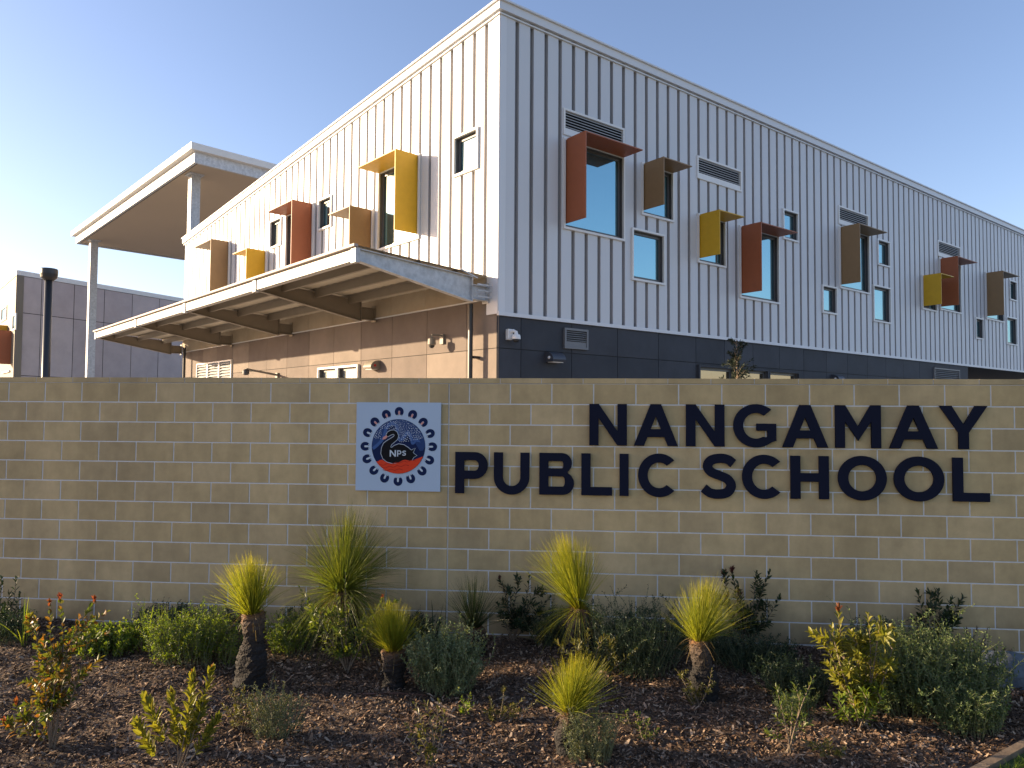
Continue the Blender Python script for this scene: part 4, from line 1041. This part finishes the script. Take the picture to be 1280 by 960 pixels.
shrub(30, 'small upright weed right of the creeping patch in the front of the bed', (806, 925), [(798, 905), (812, 900), (822, 912)], .032, .012, LGRN, 12, .2, 1, name='small_plant', cat='plant', group='small plants on the mulch')
shrub(31, 'low sprig of green leaves at the bottom right of the lanky seedling', (1040, 952), [(1020, 930), (1005, 925), (1055, 935), (1035, 925)], .04, .013, LOLV, 14, .2, 1, name='small_plant', cat='plant', group='small plants on the mulch')
def needle_twig(seed, label, base, tips, name, cat):
    r = random.Random(seed); g = on_ground(*base); Y = min(g[1], 6.985 + math.tan(YW) * g[0] - .15); b0 = np.array([g[0] * Y / g[1], Y, hgt(g[0], Y)])
    root = thing(name, label, cat, b0, 'dead conifer seedlings by the wall'); st = MB()
    for tpx in tips:
        tp = at_depth(tpx[0], tpx[1], Y + r.uniform(-.1, .05)); path = bez(b0, tp, r, .08)
        tube(st, path, [.005 * (1 - .7 * i / 7) for i in range(8)], 5)
        for q in range(60):
            i = r.randint(2, 6); p = path[i] + (path[i + 1] - path[i]) * r.random(); d = (path[i + 1] - path[i]); d = d / np.linalg.norm(d) + rv(r, .6)
            leaf(st, p, d, np.array([0, 0, 1.0]), .03, .004, .1)
    st.build('twigs', DEAD, root)
needle_twig(41, 'brown bare conifer seedling against the wall at far right', (1213, 822), [(1208, 786), (1222, 785), (1234, 787), (1196, 795), (1236, 797), (1190, 806), (1232, 805)], 'conifer_seedling', 'plant')
needle_twig(42, 'flattened brown conifer sprig at the wall foot, above the boulder', (1250, 822), [(1242, 812), (1256, 810), (1264, 813), (1236, 816)], 'conifer_seedling', 'plant')

def fine_bush(seed, label, base, wpx, hpx, depth, shoots, mat, L=.024, w=.009, per=30, spike=.25, name='bush', cat='bush', group='fine leaved bushes in the mulch bed', lean=.26, flat_=False):
    r = random.Random(seed); g = on_ground(*base); Y = g[1]; k = Y / FPX; W_ = wpx * k / 2; H = hpx * k
    lim = lambda x: 6.985 + math.tan(YW) * x - .05
    root = thing(name, label, cat, (g[0], Y, hgt(g[0], Y)), group)
    st = MB(); lf = MB()
    for q in range(shoots):
        a = r.uniform(0, 6.283); rad = math.sqrt(r.random())
        x = g[0] + math.cos(a) * rad * W_; y = Y + depth + math.sin(a) * rad * depth
        y = min(y, lim(x)); dome = math.sqrt(max(.05, 1 - rad * rad * .85))
        h = H * (.55 + .45 * dome) * r.uniform(.6, 1.0) * (1 + (spike * r.random() if r.random() < .2 else 0))
        b0 = np.array([g[0] + (x - g[0]) * .75, Y + (y - Y) * .9, hgt(x, y)])
        e = np.array([x + r.gauss(0, lean) * h, min(y + r.gauss(0, lean) * h, lim(x)), hgt(x, y) + h])
        path = bez(b0, e, r, .16); tube(st, path, [.0022] * 7 + [.001], 3, cap=False)
        put_leaves(lf, path, .15, int(per * .7), L, w, r, 1.0, tuft=False)
        for z in range(2):
            i = r.randint(2, 6); o2 = rv(r, 1); o2[2] = abs(o2[2]) + .3; o2 /= np.linalg.norm(o2); e2 = path[i] + o2 * h * r.uniform(.18, .34)
            e2[1] = min(e2[1], lim(e2[0])); e2[2] = min(e2[2], hgt(x, y) + H * 1.1)
            p2 = bez(path[i], e2, r, .1); tube(st, p2, [.0016] * 7 + [.0008], 3, cap=False); put_leaves(lf, p2, .1, int(per * .35), L, w, r, 1.0, tuft=False)
    st.build('stems', leafmat_stem, root)
    lf.build('leaves', mat, root)
    return root
leafmat_stem = flat('soft_green_stem', (.12, .13, .06), .8)
fine_bush(51, 'wide bright green fine leaved bush left of the tall trunked grass tree', (235, 842), 140, 72, .22, 210, LSAL if False else LBRT, .026, .009, 30)
fine_bush(52, 'low yellow green herb clump between the red tipped shrub and the wide green bush', (122, 825), 88, 38, .15, 110, LBRT, .034, .018, 18, .1)
fine_bush(53, 'small fresh green bush between the tall trunk and the largest grass tree', (358, 822), 62, 50, .14, 90, LBRT, .024, .010, 24)
fine_bush(54, 'grey green rounded bush with silvery shoot tips below the emblem plaque', (556, 871), 88, 86, .16, 210, LSIL, .026, .011, 30)
fine_bush(55, 'broad dark blue green bush behind the slim trunked grass tree', (800, 852), 150, 88, .30, 260, LBLU, .024, .008, 32)
fine_bush(56, 'dark low bush at the wall behind the brightest grass tree', (690, 812), 56, 52, .08, 80, LBLU, .024, .008, 28)
fine_bush(57, 'low spreading dark bush in the shade under the dull red tipped shrub', (945, 842), 130, 42, .24, 180, LBLU, .024, .008, 26, .2)
fine_bush(58, 'dark sprawling bush left of the broad leaved shrub at right', (1005, 882), 90, 52, .22, 130, LBLU, .024, .008, 28)
fine_bush(59, 'big dense bush with pale sunlit shoot tips filling the right side', (1190, 905), 190, 100, .30, 420, LSAL, .026, .010, 32, .45)
fine_bush(60, 'bright tall shoots of bush at the right edge beside the kerb', (1225, 925), 90, 62, .12, 110, LSAL, .026, .010, 28, .7)
fine_bush(61, 'small shaded green bush at the left edge under the dark shrub', (0, 812), 60, 42, .12, 80, LBLU, .024, .009, 24)
fine_bush(62, 'pale grey feathery plant in front of the nearest grass tree', (740, 958), 62, 68, .10, 90, LGRY, .016, .005, 34, .3)
fine_bush(63, 'grey wispy plant on the mulch left of centre front', (337, 930), 62, 66, .10, 70, LGRY, .018, .004, 30, .4)
fine_bush(64, 'shaded green bush under the largest grass tree by the wall', (395, 800), 90, 40, .12, 90, LBLU, .024, .009, 24)
fine_bush(65, 'dark shaded ground bush behind the big pale tipped bush at right', (1120, 842), 110, 60, .16, 150, LBLU, .024, .009, 28)
fine_bush(66, 'tiny grey green tuft at the foot of the lanky seedling', (1000, 905), 50, 36, .08, 50, LSAL, .022, .007, 22)
fine_bush(67, 'low dark green bush along the wall foot below the emblem plaque', (505, 808), 70, 36, .10, 80, LBLU, .024, .009, 24)
fine_bush(68, 'shaded green bush along the wall foot behind the wide bright green bush', (215, 800), 110, 40, .10, 100, LBLU, .024, .009, 24)
fine_bush(69, 'dark green bush at the wall foot left of the dull red tipped shrub', (872, 818), 70, 44, .10, 90, LBLU, .024, .009, 24)
def straps(seed, label, base, n, hpx, wpx, mat):
    r = random.Random(seed); g = on_ground(*base); Y = g[1]; k = Y / FPX; z0 = hgt(g[0], Y)
    root = thing('strap_plant', label, 'plant', (g[0], Y, z0), 'strap leaved clumps in the bed'); mb = MB()
    for q in range(n):
        a = r.uniform(0, 6.283); th = abs(r.gauss(0, .32)); d = np.array([math.sin(th) * math.cos(a), math.sin(th) * math.sin(a), math.cos(th)]); L = hpx * k * r.uniform(.6, 1.1)
        sd = np.cross(d, rv(r)); sd /= np.linalg.norm(sd); p0 = np.array([g[0] + r.uniform(-1, 1) * wpx * k / 2, Y + r.uniform(-.04, .04), z0]); v = []; t = []
        for i in range(6):
            f = i / 5; p = p0 + d * L * f + np.array([d[0] * .3, d[1] * .3, -.25]) * L * f * f * math.sin(th) * 1.5; ww = .0055 * (1 - .8 * f * f)
            v += [p - sd * ww, p + sd * ww]; t += [.001 + f] * 2
        mb.add(v, [(2 * i, 2 * i + 1, 2 * i + 3, 2 * i + 2) for i in range(5)], t)
    mb.build('blades', mat, root)
straps(71, 'strap leaved green clump behind the yellow green herb at left', (190, 818), 26, 60, 40, LBRT)
straps(72, 'few upright strap blades left of the red tipped shrub by the wall', (30, 812), 9, 62, 12, LBRT)
straps(73, 'thin dark strap blades at the wall left of the dim grass tree', (548, 812), 10, 58, 20, LDRK)

# boulder
bp_ = on_ground(1266, 866); mb = MB(); r = random.Random(9); vs = []; n1, n2 = 18, 10
for i in range(n2 + 1):
    for j in range(n1):
        a = j * 6.2832 / n1; e = (i / n2) * math.pi / 2
        k = 1 + .12 * math.sin(2 * a + 1) + .08 * math.sin(5 * a + i) + r.uniform(-.03, .03)
        vs.append((bp_[0] + .08 + .30 * math.cos(a) * math.cos(e) * k, bp_[1] + .2 + .2 * math.sin(a) * math.cos(e) * k, hgt(bp_[0], bp_[1]) - .03 + .26 * math.sin(e) * (1 + .1 * math.sin(3 * a))))
fs = [(i * n1 + j, i * n1 + (j + 1) % n1, (i + 1) * n1 + (j + 1) % n1, (i + 1) * n1 + j) for i in range(n2) for j in range(n1)]
mb.add(vs, fs)
tag(mb.build('boulder', island('blue_grey_stone', [(.085, .10, .12)], .85, .7, 40, .35, 6), origin=(bp_[0] + .08, bp_[1] + .2, 0)), 'blue grey boulder at the right edge beside the big bush', 'rock')

# drip irrigation line
mb = MB(); pts_ = [on_ground(x, y) for x, y in ((446, 868), (470, 870), (500, 870), (532, 869))]
tube(mb, [p + np.array([0, 0, hgt(p[0], p[1]) + .012]) for p in pts_], [.008] * 4, 6)
tag(mb.build('drip_pipe', flat('brown_poly_pipe', (.10, .045, .03), .5), origin=tuple(pts_[0])), 'short run of brown drip irrigation pipe on the mulch', 'pipe')

# young tree behind the wall
r = random.Random(21); TY = 10.4; tb = at_depth(921, 474, TY); t = thing('young_tree', 'dark young tree standing behind the wall in front of the charcoal panels', 'tree', (tb[0], TY, -.05))
st = MB(); lf = MB(); top_ = at_depth(921, 424, TY)
trunk_ = bez(np.array([tb[0], TY, -.05]), top_, r, .01); tube(st, trunk_, [.022 * (1 - .8 * i / 7) for i in range(8)], 7)
for q in range(130):
    f = r.uniform(.30, .99); x = f * 7; i = min(int(x), 6); p = trunk_[i] + (trunk_[i + 1] - trunk_[i]) * (x - i)
    a = r.uniform(0, 6.283); ln = (.95 * (1 - f) + .09) * r.uniform(.6, 1.1)
    e = p + np.array([math.cos(a) * ln, math.sin(a) * ln, ln * r.uniform(.3, .9)])
    if e[2] > top_[2]: e[2] = top_[2]
    pa = bez(p, e, r, .1); tube(st, pa, [.005 * (1 - .7 * j / 7) for j in range(8)], 4); put_leaves(lf, pa, .2, 26, .06, .015, r, .9, .2)
st.build('trunk', BARK, t); lf.build('crown', leafmat('dusky_tree_leaf', [(.010, .018, .009), (.016, .026, .012)], trans=.08, rough=.6), t)

# ------------------------------------------------------------------ light
SAZ, SEL = math.radians(-81.5), math.radians(12.5)
w = bpy.data.worlds.new("World"); scene.world = w; w.use_nodes = True
t_ = w.node_tree; bg = t_.nodes['Background']
sk = t_.nodes.new('ShaderNodeTexSky'); sk.sky_type = 'NISHITA'; sk.sun_disc = False
sk.sun_elevation = SEL; sk.sun_rotation = SAZ; sk.altitude = 50; sk.air_density = 1.0; sk.dust_density = .9; sk.ozone_density = 3.0
tn = t_.nodes.new('ShaderNodeMix'); tn.data_type = 'RGBA'; tn.blend_type = 'MULTIPLY'; tn.inputs[0].default_value = 1; tn.inputs[7].default_value = (1.24, .985, .95, 1)
t_.links.new(sk.outputs[0], tn.inputs[6]); t_.links.new(tn.outputs[2], bg.inputs[0]); bg.inputs[1].default_value = .082
sd = bpy.data.lights.new('sun', 'SUN'); sd.energy = 3.6; sd.angle = math.radians(.53); sd.color = (1, .77, .49)
so = bpy.data.objects.new('sun', sd); COL.objects.link(so)
sv = Vector((math.sin(SAZ) * math.cos(SEL), math.cos(SAZ) * math.cos(SEL), math.sin(SEL)))
so.rotation_euler = (-sv).to_track_quat('-Z', 'Y').to_euler()
so.location = (-20, 0, 20)
vs_ = scene.view_settings
scene.display_settings.display_device = 'sRGB'
vs_.view_transform = 'Standard'; vs_.look = 'None'; vs_.exposure = 1.92; vs_.gamma = 1; vs_.use_curve_mapping = False
scene.cycles.use_denoising = True
scene.cycles.max_bounces = 8; scene.cycles.diffuse_bounces = 4
